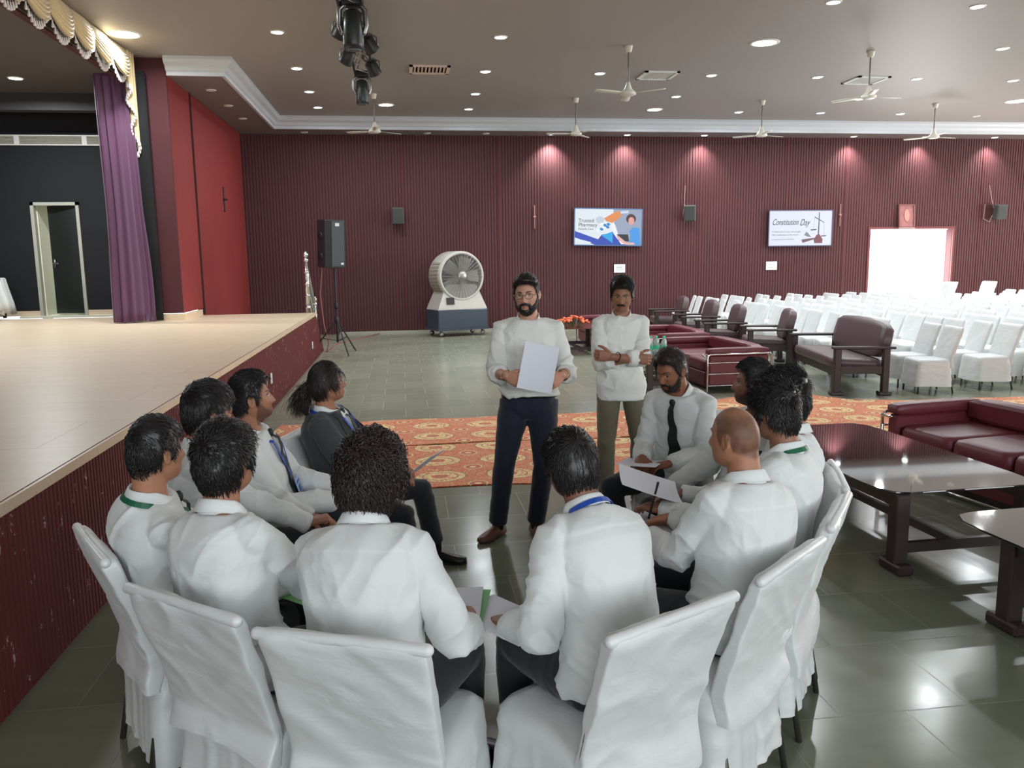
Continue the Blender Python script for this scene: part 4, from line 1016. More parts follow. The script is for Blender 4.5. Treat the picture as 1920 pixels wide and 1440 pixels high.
def sph(nu, nv):
    u = np.linspace(0, 2*pi, nu, endpoint=False); v = np.linspace(-pi/2, pi/2, nv+2)[1:-1]
    U, V = np.meshgrid(u, v); D = np.stack([np.cos(V)*np.sin(U), np.cos(V)*np.cos(U), np.sin(V)], -1).reshape(-1, 3)
    D = np.vstack([D, [(0, 0, -1), (0, 0, 1)]]); n = nu*nv; F = []
    for i in range(nv-1):
        for j in range(nu):
            a, b = i*nu+j, i*nu+(j+1) % nu; F.append((a, a+nu, b+nu, b))
    F += [(n, j, (j+1) % nu) for j in range(nu)]; F += [(n+1, (nv-1)*nu+(j+1) % nu, (nv-1)*nu+j) for j in range(nu)]
    return D, F
SD, SF = sph(96, 72); HP = head_surface(SD)
HB = BVHTree.FromPolygons([Vector(p) for p in HP], SF)
def head_y(x, z):
    h = HB.ray_cast(Vector((x, .3, z)), Vector((0, -1, 0)))
    return h[0].y if h[0] else .07
HPHI = np.degrees(np.abs(np.arctan2(HP[:, 0], HP[:, 1])))     # 0 front, 180 back
SN = SD*np.array([1/.075, 1/.094, 1/.116]); SN /= np.linalg.norm(SN, axis=1)[:, None]
def hair_thr(phi, nape=-.075, front=.070, side=.0):
    return np.interp(phi, [0, 25, 45, 58, 66, 80, 86, 104, 115, 180], [front, front-.002, front-.012, front-.022, .010+side, -.028+side, .018, .020, nape+.03, nape])
def beard_mask(full=True):
    x, z = HP[:, 0], HP[:, 2]
    up = np.interp(HPHI, [0, 14, 30, 50, 66, 78, 84, 180], [-.083, -.078, -.060, -.045, -.02, .005, -.2, -.3])
    m = sstep(up-z, -.003, .007)
    must = sstep(.036-np.abs(x), -.002, .006)*sstep(z, -.053+0, -.050)*(1-sstep(z, -.044, -.040))
    must2 = sstep(np.abs(x), .021, .026)*(1-sstep(np.abs(x), .036, .044))*sstep(z, -.09, -.08)*(1-sstep(z, -.05, -.044))
    fr_ = (HP[:, 1] > .02)
    m = np.maximum(m, np.maximum(must, must2)*fr_)
    return m*(HPHI < 84)
def must_mask():
    x, z = HP[:, 0], HP[:, 2]; c = -.046-.25*np.maximum(np.abs(x)-.012, 0)
    return sstep(.035-np.abs(x), -.002, .008)*sstep(.0075-np.abs(z-c), -.003, .002)*(HP[:, 1] > .03)
def shell(mask, off, under=.007):
    o = mask*off-(1-mask)*under; return HP+SN*o[:, None]

def ik(S, T, l1, l2, pole):
    S, T = np.array(S, float), np.array(T, float); d = T-S; L = np.linalg.norm(d); L2 = min(L, (l1+l2)*.995); u = d/L; T = S+u*L2; L = L2
    a = (l1*l1-l2*l2+L*L)/(2*L); h = math.sqrt(max(l1*l1-a*a, 0)); p = np.array(pole, float); p = p-u*(p@u); p /= np.linalg.norm(p)+1e-9
    return S+u*a+p*h, T
def nrm(v): v = np.array(v, float); return v/(np.linalg.norm(v)+1e-12)
def rotm(rx=0, ry=0, rz=0): return np.array(Euler((R(rx), R(ry), R(rz)), 'XYZ').to_matrix())
def hand(b, W, d, n, side, curl=(.35, .55, .4), spread=.05, thumb=(.75, .3), s=1.0, cl=None):
    """palm + four fingers + thumb; d finger direction, n palm normal, side +1 right -1 left"""
    W = np.array(W, float); d = nrm(d); n = np.array(n, float); n = nrm(n-d*(n@d)); t = np.cross(d, n)*side
    rg = []
    for q, w_, h_ in ((-.02, .026, .020), (0, .027, .019), (.02, .032, .018), (.05, .040, .0165), (.078, .0415, .0145), (.095, .038, .0115)):
        c = W+d*q*s; a = rrect(2*w_*s, 2*h_*s, 24, 3); rg.append(c+a[:, :1]*t+a[:, 1:]*n)
    if side < 0: pass
    b.loft(rg)
    for i, (o, L, r) in enumerate(((.0315, .073, .0093), (.0105, .081, .0096), (-.0105, .075, .0092), (-.031, .059, .0083))):
        k = (curl if cl is None else cl[i]); base = W+(d*.088+t*o)*s; a = spread*(1.5-i)/1.5; dd = nrm(d*cos(a)+t*sin(a)); p = [base-dd*.018*s, base]; nn = n.copy(); cur = 0
        for sg, c in zip((.46, .30, .24), k):
            cur += c; v = nrm(dd*cos(cur)+nn*sin(cur)); p.append(p[-1]+v*L*sg*s)
        b.tube(p, [r*s, r*s*1.02, r*s, r*.93*s, r*.8*s], 10)
    base = W+(d*.018+t*.018+n*.004)*s; v = nrm(d*.62+t*thumb[0]+n*thumb[1]*.6); p = [base, base+v*.042*s]
    v2 = nrm(d*.85+t*thumb[0]*.55+n*thumb[1]); p.append(p[-1]+v2*.033*s); v3 = nrm(d*.95+t*thumb[0]*.25+n*thumb[1]*1.2); p.append(p[-1]+v3*.026*s)
    b.tube(p, [.0165*s, .0125*s, .011*s, .0085*s], 10)

def remesh(b, vox, sm=3, f=.5, name='m'):
    me = bpy.data.meshes.new(name); me.from_pydata(b.verts().tolist(), [], b.f); o = bpy.data.objects.new(name, me); COL.objects.link(o)
    md = o.modifiers.new('r', 'REMESH'); md.mode = 'VOXEL'; md.voxel_size = vox; md.use_smooth_shade = True
    if sm: md = o.modifiers.new('s', 'SMOOTH'); md.factor = f; md.iterations = sm
    dg = bpy.context.evaluated_depsgraph_get(); r = bpy.data.meshes.new_from_object(o.evaluated_get(dg)); bpy.data.objects.remove(o); r.name = name
    r.polygons.foreach_set('use_smooth', [True]*len(r.polygons)); return r
def setmat(me, m):
    me.materials.clear(); me.materials.append(m)

def strands(P0, N, flow, L, K, lift, curl, width, rs, gravity=0, center=None, minr=None, curlf=30):
    """vectorised tapered hair strands -> (V,F). P0 (S,3) roots, N normals, flow tangents"""
    S = len(P0); p = P0.copy(); pts = [p.copy()]; d = flow*(1-lift)[:, None]+N*lift[:, None]; ph = rs.rand(S)*6.28
    ax1 = np.cross(flow, N); L = L if np.ndim(L) else np.full(S, L)
    for k in range(K):
        q = (k+1)/K
        c = curl*(np.sin(ph+q*curlf*.2)[:, None]*ax1+np.cos(ph*1.7+q*curlf*.2)[:, None]*N*.6)
        dd = d+c+np.array([0, 0, -gravity])*q; dd /= np.linalg.norm(dd, axis=1)[:, None]
        p = p+dd*(L/K)[:, None]
        if center is not None:   # keep outside of the skull
            rel = p-center; e = np.linalg.norm(rel/np.array([.079, .098, .12]), axis=1); mn = 1+(minr-1)*1.0
            fix = e < mn; p = np.where(fix[:, None], center+rel*(mn/np.maximum(e, 1e-6))[:, None], p)
            n2 = rel/np.array([.079, .098, .12])**2; n2 /= np.linalg.norm(n2, axis=1)[:, None]; d = d-n2*(np.sum(d*n2, 1)*(.55))[:, None]; d /= np.linalg.norm(d, axis=1)[:, None]
        pts.append(p.copy())
    pts = np.array(pts); V = []; ax2 = N
    for k in range(K+1):
        w = width*(1-.85*(k/K)**1.5)
        for a in (0, 2.09, 4.19): V.append(pts[k]+(ax1*cos(a)+ax2*sin(a))*np.reshape(w, (-1, 1)) if np.ndim(w) else pts[k]+(ax1*cos(a)+ax2*sin(a))*w)
    V = np.array(V).transpose(1, 0, 2).reshape(-1, 3); n = 3*(K+1); F = []
    quad = [(3*k+j, 3*k+(j+1) % 3, 3*k+3+(j+1) % 3, 3*k+3+j) for k in range(K) for j in range(3)]
    A = (np.arange(S)*n)[:, None, None]+np.array(quad)[None]; return V, A.reshape(-1, 4)

def make_hair(style, rs):
    """returns list of (name, mesh-buf) in head space"""
    st = dict(top=.022, side=.010, back=.016, nape=-.075, front=.068, L=.035, lift=.35, curl=.35, n=2600, w=.0016, sweep=(0, 1, .1), quiff=0, grav=.4, side_thr=0, K=5, lump=.3)
    st.update(style); x, y, z = HP.T
    thr = hair_thr(HPHI, st['nape'], st['front'], st['side_thr']); m = sstep(z-thr, -.003, .009)
    side = st['side']+(st['back']-st['side'])*sstep(-y, .0, .06)
    th = side+(st['top']-side)*sstep(z, .03, .095)
    th = th+st['quiff']*sstep(y, .0, .07)*sstep(z, .05, .09)*(1+.0*x)
    th = th*(1-st['lump']*.5+st['lump']*vnoise(HP*38, 3))
    P = shell(m, th); b = Buf(); b.add(P, SF)
    # strands
    idx = np.where(m > .55)[0]; area = np.cos(np.arcsin(np.clip(SD[idx, 2], -1, 1)))+.03; pr_ = area/area.sum()
    I = rs.choice(idx, st['n'], p=pr_); jit = rs.normal(0, .0022, (st['n'], 3)); P0 = P[I]+jit-SN[I]*.003; N = SN[I]
    cr = np.array([0, -.045, .125]); fl = P0-cr; fl = fl+np.array(st['sweep'])*np.maximum(0, P0[:, 2:3]-.04)*6*.35
    fl = fl-N*np.sum(fl*N, 1)[:, None]; fl /= np.linalg.norm(fl, axis=1)[:, None]+1e-9
    up = sstep(P0[:, 2], .03, .1); lift = st['lift']*(.35+.65*up)*(.6+.8*rs.rand(st['n'])); LL = st['L']*(.6+.7*rs.rand(st['n']))*(.75+.4*up if not st.get('long') else 1)
    V, F = strands(P0, N, fl, LL, st['K'], lift, st['curl'], st['w']*(.7+.8*rs.rand(st['n'])), rs, st['grav'], np.zeros(3), 1+.7*st['side']/.08, st.get('cf', 30))
    b.add(V, F); return b

def person(label, loc, yaw, seated=True, skin=(160, 112, 88), tone=1.0, s=.975, lean=4, slouch=6, side=0, twist=0, hipz=None, hy=0,
           head=(0, 0, 0), hl=(-.14, .30, .62), hr=(.14, .30, .62), dl=(.3, 1, -.2), dr=(-.3, 1, -.2), nl=(0, 0, -1), nr=(0, 0, -1), curll=(.4, .6, .4), curlr=(.4, .6, .4),
           pl=(-.4, -.8, -.5), pr=(.4, -.8, -.5), feet=((-.13, .42, .09), (.13, .42, .09)), fdir=((-.15, 1), (.15, 1)), kpole=((-.3, 1, .6), (.3, 1, .6)),
           build=1.0, depth=1.0, belly=0, shirt='tucked', rolled=False, smat=None, tmat=None, shoes=None, hair=None, hmat=None, bald=False, beard=0, must=False, stub=0,
           tie=False, lanyard=None, lan_card=False, collar='shirt', glasses=None, vox=.0045, gaze=(0, 0), blazer=False, thumb=(.75, .3), brow=1, cover_hem=True, woman=False, seed=1, headxy=None, lcl=None, rcl=None):
    rs = np.random.RandomState(seed); x0, y0 = loc
    if headxy is not None:      # lean the spine until the head sits over the wanted spot
        def hpos(l, sd_):
            p = np.array([0, hy, .525]); 
            for L_, a_, q_ in ((.20*s, l-slouch, sd_*.3), (.18*s, l, sd_*.7), (.155*s, l+slouch*1.3, sd_)):
                M_ = rotm(0, 0, 0) @ rotm(-a_, 0, 0) @ rotm(0, q_, 0); p = p+M_ @ np.array([0, 0, L_])
            return p[:2]+(M_ @ np.array([0, .012, .055])*s)[:2]+[0, .022*s]
        c_, s_ = cos(yaw), sin(yaw); dx, dy = headxy[0]-x0, headxy[1]-y0; tg = np.array([dx*c_+dy*s_, -dx*s_+dy*c_])
        lean, side = 0, 0
        for _ in range(8):
            e_ = tg-hpos(lean, side); lean = float(np.clip(lean+e_[1]*95, -13, 20)); side = float(np.clip(side+e_[0]*110, -7, 7))
        e_ = tg-hpos(lean, side); x0 += e_[0]*c_-e_[1]*s_; y0 += e_[0]*s_+e_[1]*c_; loc = (x0, y0)
    root = thing('person', label, 'person', (x0, y0, 0), yaw)
    hz = hipz if hipz is not None else (.525 if seated else .915*s)
    def rot3(a, tw, sd): return rotm(0, 0, tw) @ rotm(-a, 0, 0) @ rotm(0, sd, 0)
    segs = [(.20*s, lean-slouch, 0, side*.3), (.18*s, lean, twist*.5, side*.7), (.155*s, lean+slouch*1.3, twist, side)]
    J = [np.array([0, hy, hz])]; Fm = []
    for L, a, tw, sd in segs:
        M = rot3(a, tw, sd); Fm.append(M); J.append(J[-1]+M @ np.array([0, 0, L]))
    Nk = J[3]; Mc = Fm[2]; Tl = .535*s
    def sp(t):
        q = np.interp(t, [-.3, 0, .374, .71, 1, 1.2], [-.8, 0, 1, 2, 3, 3.7]); i = int(np.clip(math.floor(q), 0, 2)); f = q-i
        p = J[i]+(J[i+1]-J[i])*f; k = int(np.clip(round(q), 0, 2)); A = Fm[i]; B = Fm[min(i+1, 2)]; W_ = A*(1-max(0, min(1, f)))+B*max(0, min(1, f)); U, _, Vt = np.linalg.svd(W_); return p, U @ Vt
    bw, bd = build*s, depth*s*build**.5
    TB = [(-.10, .160, .112), (0, .168, .122), (.2, .158, .116), (.4, .152, .112), (.6, .165, .120), (.78, .176, .118), (.88, .165, .102), (.95, .120, .085), (1.0, .075, .068), (1.06, .058, .060)]
    def torso(buf, g=0.0, t0=-.1, t1=1.06, gx=1.0, n=40, tail=None):
        rg = []; ts = [q for q in np.linspace(t0, t1, 26)]
        for t in ts:
            w = np.interp(t, [q[0] for q in TB], [q[1] for q in TB])*bw*gx+g; d = np.interp(t, [q[0] for q in TB], [q[2] for q in TB])*bd+g
            fl_ = .012*(1-sstep(t, .0, .16)) if g > 0 else 0; w, d = w+fl_, d+fl_
            p, M = sp(t); q = rrect(2*w, 2*d, n, 2.5); fy = q[:, 1]+np.where(q[:, 1] > 0, belly*math.exp(-((t-.25)/.25)**2), 0)
            if woman: fy = fy+np.where(q[:, 1] > 0, .022*math.exp(-((t-.66)/.12)**2), 0)
            fy = fy-.012*math.exp(-((t-.8)/.15)**2)
            rg.append(p+np.outer(q[:, 0], M[:, 0])+np.outer(fy, M[:, 1]))
        buf.loft(rg)
    sw = .168*s*build**.7*(1 if not woman else .93); pS, MS = sp(.865)
    SL, SR = pS-MS[:, 0]*sw, pS+MS[:, 0]*sw; la, lf = .295*s, .255*s
    EL, WL = ik(SL, hl, la, lf, pl); ER, WR = ik(SR, hr, la, lf, pr)
    hw = .088*s; HL, HR = J[0]+np.array([-hw, 0, 0]), J[0]+np.array([hw, 0, 0]); tl, sl = .435*s, .415*s
    KL, AL = ik(HL, feet[0], tl, sl, kpole[0]); KR, AR = ik(HR, feet[1], tl, sl, kpole[1])
    # head frame
    Mh = rotm(0, 0, head[0]) @ rotm(head[1], 0, 0) @ rotm(0, head[2], 0); Mh = np.array(Mh)
    hc = Nk+Mc @ np.array([0, .012, .055])*s+Mh @ np.array([0, .022, .098])*s
    def hd(P, sc=s): return hc+(np.asarray(P)*sc*.985) @ Mh.T
    # ---------------- body
    b = Buf(); torso(b, -.012)
    b.tube([Nk-Mc[:, 2]*.05, Nk+Mc[:, 2]*.02, hc+Mh @ np.array([0, -.028, -.045]), hc+Mh @ np.array([0, -.02, 0])], [.066*s*build**.5, .058*s*build**.5, .055*s*build**.4, .05*s], 24, ref=(1, 0, 0), round_=False)
    b.add(hd(HP), SF)
    for sx in (-1, 1):     # ears
        er = []
        for q, w_, h_ in ((-.004, .012, .018), (.004, .017, .027), (.010, .0185, .031), (.014, .017, .029), (.0115, .010, .019), (.009, .004, .008)):
            th = np.linspace(0, 2*pi, 18, endpoint=False); er.append(np.stack([np.full(18, 0)+sx*(.071+q+.006*np.cos(th)*-1*(q > 0)), -.004+w_*np.cos(th)-.12*h_*np.sin(th)+(-.010*q/.014), -.006+h_*np.sin(th)*np.where(np.sin(th) < 0, .95, 1.05)], 1))
        if sx > 0: er = [q[::-1] for q in er]
        e = Buf(); e.loft(er); b.add(hd(e.verts()), e.f)
    for S_, E_, W_ in ((SL, EL, WL), (SR, ER, WR)):
        inn = S_+(pS-S_)*.5
        b.tube([inn, S_, S_+(E_-S_)*.4, E_, E_+(W_-E_)*.3, E_+(W_-E_)*.75, W_], [.05*s, .050*s*build**.5, .045*s, .037*s, .039*s, .029*s, .0255*s], 16)
    hand(b, WL, dl, nl, -1, curll, thumb=thumb, s=s*(1 if not woman else .9), cl=lcl); hand(b, WR, dr, nr, 1, curlr, thumb=thumb, s=s*(1 if not woman else .9), cl=rcl)
    for H_, K_, A_ in ((HL, KL, AL), (HR, KR, AR)):
        b.tube([H_, H_+(K_-H_)*.5, K_, K_+(A_-K_)*.35, A_, A_-[0, 0, .03]], [.075*s, .066*s, .048*s, .046*s, .034*s, .033*s], 14)
    me = remesh(b, vox, 2, .5, 'body'); setmat(me, skin_mat('skin_%d_%d_%d' % skin, skin))
    co = vco(me); L = ((co-hc) @ Mh)/(s*.985); x, y, z = L.T; col = np.ones((len(co), 3)); inh = (np.linalg.norm(L/np.array([.095, .13, .14]), axis=1) < 1)[:, None]
    lip = (np.exp(-((x/.021)**4)-((z+.0615)/.0105)**4)*(y > .075))[:, None]*inh; col = col*(1-lip)+lip*np.array([.80, .52, .52])
    ph = np.degrees(np.abs(np.arctan2(x, y)))
    if stub:
        up = np.interp(ph, [0, 14, 30, 50, 66, 78, 88, 180], [-.040, -.042, -.05, -.040, -.015, .01, -.2, -.3]); mm = (sstep(up-z, -.008, .012)*stub*(z > -.135))[:, None]*(1-lip)*inh; col = col*(1-mm)+mm*np.array([.24, .24, .28])
    if bald or hair is not None:
        thr = hair_thr(ph, -.070, .078 if bald else .07, 0); mm = sstep(z-thr, -.01, .012)*inh[:, 0]
        if bald: mm = mm*(.72*(1-.55*sstep(z, .07, .105))*(.85+.3*vnoise(L*60)))
        else: mm = mm*.9
        mm = mm[:, None]; col = col*(1-mm)+mm*np.array([.17, .16, .17])
    hd_ = (np.minimum(np.linalg.norm(co-WL, axis=1), np.linalg.norm(co-WR, axis=1)) < .2)[:, None]; col = np.where(hd_, col*np.array([.95, .9, .9]), col)
    colattr(me, col*tone); bo = link('body', me, root)
    # eyes and brows
    for sx in (-1, 1):
        e = Buf(); nu, nv = 16, 10; P = []; C = []
        for i in range(nu+1):
            for j in range(nv+1):
                u, v = i/nu*2-1, j/nv*2-1; hh = .0058*(1-u*u)**.6*(1 if v < 0 else 1.05); ex, ez = sx*.0315+u*.0152, .0105+v*hh+.0012*u*sx
                P.append((ex, head_y(ex, ez)+.0022+.003*(1-u*u)*(1-v*v)*.6, ez)); r_ = math.hypot(ex-sx*.0315-gaze[0]*.006, (ez-.0110-gaze[1]*.004))
                C.append((.02, .015, .012) if v > .72 else (.012, .009, .008) if r_ < .0028 else (.045, .025, .015) if r_ < .0062 else (.42, .38, .35))
        e.add(hd(P), [(i*(nv+1)+j, (i+1)*(nv+1)+j, (i+1)*(nv+1)+j+1, i*(nv+1)+j+1) for i in range(nu) for j in range(nv)])
        m2 = e.mesh('eye', M_eye); colattr(m2, C); link('eye', m2, root)
        if brow:
            P = []; nu, nv = 14, 4
            for i in range(nu+1):
                for j in range(nv+1):
                    u, v = i/nu, j/nv*2-1; ex = sx*(.012+.036*u); ez = .0285+.0055*sin(u*2.3)+v*.0038*(1-.75*u**2)*(.6+.4*min(1, u*5)); P.append((ex, head_y(ex, ez)+.0022+.0012*(1-v*v), ez))
            e = Buf(); e.add(hd(P), [(i*(nv+1)+j, (i+1)*(nv+1)+j, (i+1)*(nv+1)+j+1, i*(nv+1)+j+1) for i in range(nu) for j in range(nv)]); e.obj('eyebrow', hmat or M_hair, root)
    if hair is not None:
        hb = make_hair(hair, rs); e = Buf(); e.add(hd(hb.verts()), hb.f); hg = e.obj('hair', hmat or M_hair, root)
        if hair.get('ponytail'):
            c0 = np.array([0, -.115, .01]); V = Buf(); P0 = c0+rs.normal(0, .012, (900, 3)); N = nrm([0, -1, .2])[None].repeat(900, 0); q = rs.normal(0, 1, (900, 3)); N = N+q*.5; N /= np.linalg.norm(N, axis=1)[:, None]
            fl = np.array([[0, -.55, -.7]])+rs.normal(0, .28, (900, 3)); fl /= np.linalg.norm(fl, axis=1)[:, None]
            v, f = strands(P0, N, fl, .21*(.55+.6*rs.rand(900)), 11, np.full(900, .12), .75, .0021, rs, .9, curlf=75); V.add(v, f)
            V.tube([(0, -.09, .015), (0, -.125, .005)], .02, 12); V.tube([(0, -.115, .01), (0, -.155, -.04), (0, -.165, -.11), (0, -.15, -.16)], [.024, .042, .038, .016], 14)
            e = Buf(); e.add(hd(V.verts()), V.f); e.obj('ponytail', hmat or M_hair, root)
    if beard:
        mk = beard_mask(); off = beard*(.6+.5*sstep(-HP[:, 2], .05, .11))*(.85+.3*vnoise(HP*90, 5)); e = Buf(); P = shell(mk, off, .006); e.add(hd(P), SF)
        idx = np.where(mk > .6)[0]; I = rs.choice(idx, 900); fl = np.stack([HP[I, 0]*2, np.full(900, .05), np.full(900, -1.)], 1); fl = fl-SN[I]*np.sum(fl*SN[I], 1)[:, None]; fl /= np.linalg.norm(fl, axis=1)[:, None]
        v, f = strands(P[I]+rs.normal(0, .0015, (900, 3)), SN[I], fl, .006+beard*.7, 3, np.full(900, .35), .3, .0009, rs); e.add(hd(v), f); e.obj('beard', hmat or M_hair, root)
    if must or beard:
        mk = must_mask(); P = shell(mk, .0055*(.8+.4*vnoise(HP*150, 6)), .006); e = Buf(); e.add(hd(P), SF); e.obj('moustache', hmat or M_hair, root)
    if glasses:
        gm = M_wire if glasses == 'wire' else M_wireb; e = Buf(); yy = head_y(0, .02)+.010
        for sx in (-1, 1):
            q = np.linspace(0, 2*pi, 33); ex = sx*.033; ring = np.stack([ex+.0225*np.cos(q), yy-.006*np.abs(np.cos(q)*.5+.5*sx)*0+np.full(33, -.004)-.10*np.abs(ex+.0225*np.cos(q))**1.0*.25, .008+.0185*np.sin(q)], 1)
            e.tube(ring, .0016, 6, closed=True); e.tube([(sx*.055, yy-.008, .012), (sx*.071, yy-.025, .012), (sx*.076, .03, .010), (sx*.077, -.002, .004), (sx*.075, -.014, -.01)], .0014, 6)
        e.tube([(-.011, yy-.004, .010), (0, yy-.001, .013), (.011, yy-.004, .010)], .0014, 6); f_ = Buf(); f_.add(hd(e.verts()), e.f); g_ = f_.obj('glasses', gm, root)
        for sx in (-1, 1):
            e = Buf(); q = np.linspace(0, 2*pi, 24, endpoint=False); e.add(hd(np.stack([sx*.033+.0215*np.cos(q), np.full(24, yy-.006), .008+.0175*np.sin(q)], 1)), [tuple(range(24))])
            o = e.obj('lens', M_lensg, g_, smooth=False)
    # ---------------- trousers
    tm = tmat or M_char; b = Buf(); rg = []
    for t in np.linspace(-.22, .13 if shirt == 'tucked' else .05, 9):
        p, M = sp(t); w = np.interp(t, [-.22, -.1, 0, .13], [.13, .155, .160, .152])*bw; d = np.interp(t, [-.22, -.1, 0, .13], [.085, .12, .125, .118])*bd; q = rrect(2*w, 2*d, 36, 2.6)
        if seated and t < 0: p = p+np.array([0, .02, 0])
        rg.append(p+np.outer(q[:, 0], M[:, 0])+np.outer(q[:, 1]-.004+np.where(q[:, 1] > 0, belly*.7, 0), M[:, 1]))
    b.loft(rg)
    for H_, K_, A_ in ((HL, KL, AL), (HR, KR, AR)):
        Ab = A_+np.array([0, 0, .005]) if not seated else A_+(K_-A_)*.10
        b.tube([H_, H_+(K_-H_)*.35, H_+(K_-H_)*.8, K_, K_+(Ab-K_)*.15, K_+(Ab-K_)*.6, Ab], [.098*bw, .094*bw, .074*s, .068*s, .068*s, .063*s, .062*s], 20, round_=False)
        kc = K_; b.ell(kc, (.066*s,)*3, 16)
    me = remesh(b, .0085, 3, .5, 'trousers'); co = vco(me); nn = vnormals(me); f = ridge(co*np.array([9, 9, 15])+5*vnoise(co*3)[:, None], seed)
    kd = np.minimum(np.linalg.norm(co-KL, axis=1), np.linalg.norm(co-KR, axis=1)); hdist = np.linalg.norm(co-J[0], axis=1); am = .004+.006*np.exp(-(kd/.12)**2)+.005*np.exp(-(hdist/.2)**2)
    setco(me, co+nn*(am*(f-.55))[:, None]); setmat(me, tm); colattr(me, np.ones((len(co), 3))); link('trousers', me, root)
    # ---------------- shirt
    sm = smat or M_shirt; b = Buf(); t0 = {'tucked': .07 if not seated else -.06, 'out': -.21, 'blazer': -.12}[shirt if not blazer else 'blazer']; gx = .012 if not blazer else .022
    torso(b, gx, t0, .985, 1.02)
    af = 1.0 if not blazer else 1.15
    ends = []
    for sd, S_, E_, W_ in ((-1, SL, EL, WL), (1, SR, ER, WR)):
        inn = pS+(S_-pS)*.45; tr_ = S_+(pS-S_)*.42+MS[:, 2]*.030*s
        e = .42 if rolled else .985; end = E_+(W_-E_)*e; ends.append((E_, W_, end))
        P = [inn, S_+MS[:, 2]*.0, S_+(E_-S_)*.45, E_, E_+(end-E_)*.5, end]; rr = [.068, .063*build**.5, .061, .055, .052 if not rolled else .056, .040 if not rolled else .054]
        b.tube(P, [q*s*af for q in rr], 22, round_=False); b.ell(E_, (.055*s*af,)*3, 14)
        b.tube([Nk-Mc[:, 2]*.046*s+MS[:, 0]*sd*.03, tr_-MS[:, 2]*.004, S_-MS[:, 2]*.002*s], [.044*s*af, .047*s*af, .058*s*af], 16)
    me = remesh(b, .0065, 4, .5, 'shirt'); co = vco(me); nn = vnormals(me)
    wz = vnoise(co*4)[:, None]; ax_ = np.sqrt(co[:, :1]**2+.004); q1 = np.concatenate([co[:, :1]*6, co[:, 1:2]*6, co[:, 2:]*9.5-ax_*10], 1)+wz*2.6; f1 = ridge(q1, seed+1)**2; q2 = np.concatenate([co[:, :1]*13, co[:, 1:2]*13, co[:, 2:]*19-ax_*12], 1)+wz*4; f2 = ridge(q2, seed+2)**2; am = np.full(len(co), .009)
    for S_, E_, W_ in ((SL, EL, WL), (SR, ER, WR)):
        am += .014*np.exp(-(np.linalg.norm(co-E_, axis=1)/.10)**2)+.012*np.exp(-(np.linalg.norm(co-(S_+(E_-S_)*.25+(pS-S_)*.15-[0, 0, .05]), axis=1)/.09)**2)
        tt = np.clip(((co-E_)@(W_-E_))/max(1e-6, (W_-E_)@(W_-E_)), 0, 1.2); dd_ = np.linalg.norm(co-(E_+np.outer(tt, (W_-E_))), axis=1); near = (dd_ < .09)*(tt > 0.05); am += near*.006
    wst, _ = sp(.12); am += .014*np.exp(-((co[:, 2]-wst[2])/.08)**2)*(np.abs(co[:, 0]) < .2)
    if blazer: am *= .55
    bk = ((co-sp(.82)[0]) @ MS[:, 2]); yoke = sstep(bk, .006, .012)*(((co-pS) @ MS[:, 1]) < .0)*(np.abs((co-pS) @ MS[:, 0]) < .17)
    setco(me, co+nn*(am*(1.0*f1+.45*f2-.42)+.0022*yoke)[:, None]); setmat(me, sm)
    cc = np.ones((len(co), 3))*(.965+.035*yoke)[:, None]; cc = cc if not blazer else np.ones((len(co), 3)); colattr(me, cc); link('shirt' if not blazer else 'blazer', me, root); SBV = BVHTree.FromPolygons([Vector(v.co) for v in me.vertices], [tuple(p_.vertices) for p_ in me.polygons])
    for (E_, W_, end) in ends:
        ax = nrm(W_-E_); b = Buf(); r0 = (.041 if not rolled else .0575)*s*af
        if rolled:
            b.tube([end-ax*.055, end-ax*.05, end-ax*.004, end, end-ax*.004], [r0*.97, r0, r0*.99, r0*.93, r0*.86], 24, round_=False)
        else: b.tube([end-ax*.05, end-ax*.046, end+ax*.008, end+ax*.012, end+ax*.006], [r0*.98, r0*1.03, r0*1.0, r0*.95, r0*.85], 24, round_=False)
        mm_ = b.mesh('cuff', sm); colattr(mm_, np.ones((len(mm_.vertices), 3))); link('cuff', mm_, root)
    # torso front lookup for tie, lanyard, placket
    tb = Buf(); torso(tb, gx+.008, t0, 1.01, 1.02); TBV = BVHTree.FromPolygons([Vector(q) for q in tb.verts()], [tuple(q) for q in tb.f])
    def front(x, t, off=.0):
        p, M = sp(t); o = Vector(p+M[:, 0]*x+M[:, 1]*.5); h = TBV.ray_cast(o, Vector(-M[:, 1])); q = np.array(h[0]) if h[0] else p+M[:, 0]*x+M[:, 1]*.1
        h2 = SBV.ray_cast(o, Vector(-M[:, 1])); q2 = np.array(h2[0]) if h2[0] else q; q = q2 if abs((q2-q) @ M[:, 1]) < .06 else q; return q+M[:, 1]*off
    def backp(x, t, off=.0):
        p, M = sp(t); o = Vector(p+M[:, 0]*x-M[:, 1]*.5); h = TBV.ray_cast(o, Vector(M[:, 1])); q = np.array(h[0]) if h[0] else p+M[:, 0]*x-M[:, 1]*.08; return q-M[:, 1]*off
    def ribbon(name, pts, wid, nrmv, m, thick=.0025, parent=root):
        b = Buf(); n = len(pts); P = np.array(pts); T = np.gradient(P, axis=0); rg = []
        for i in range(n):
            nv = nrm(nrmv[i]); sd = nrm(np.cross(nrm(T[i]), nv)); w_ = (wid[i] if np.ndim(wid) else wid)/2
            rg.append([P[i]-sd*w_, P[i]-sd*w_+nv*thick, P[i]+sd*w_+nv*thick, P[i]+sd*w_])
        b.loft(rg); return b.obj(name, m, parent, smooth=False)
    # collar
    cm = sm if not blazer else M_shirt; nu = 44; b = Buf(); gap = R(13 if collar == 'shirt' else 16); C0 = Nk+Mc @ np.array([0, .004, .004])*s; cr = .067*s*build**.4
    ths = np.linspace(gap, 2*pi-gap, nu); rows_ = []
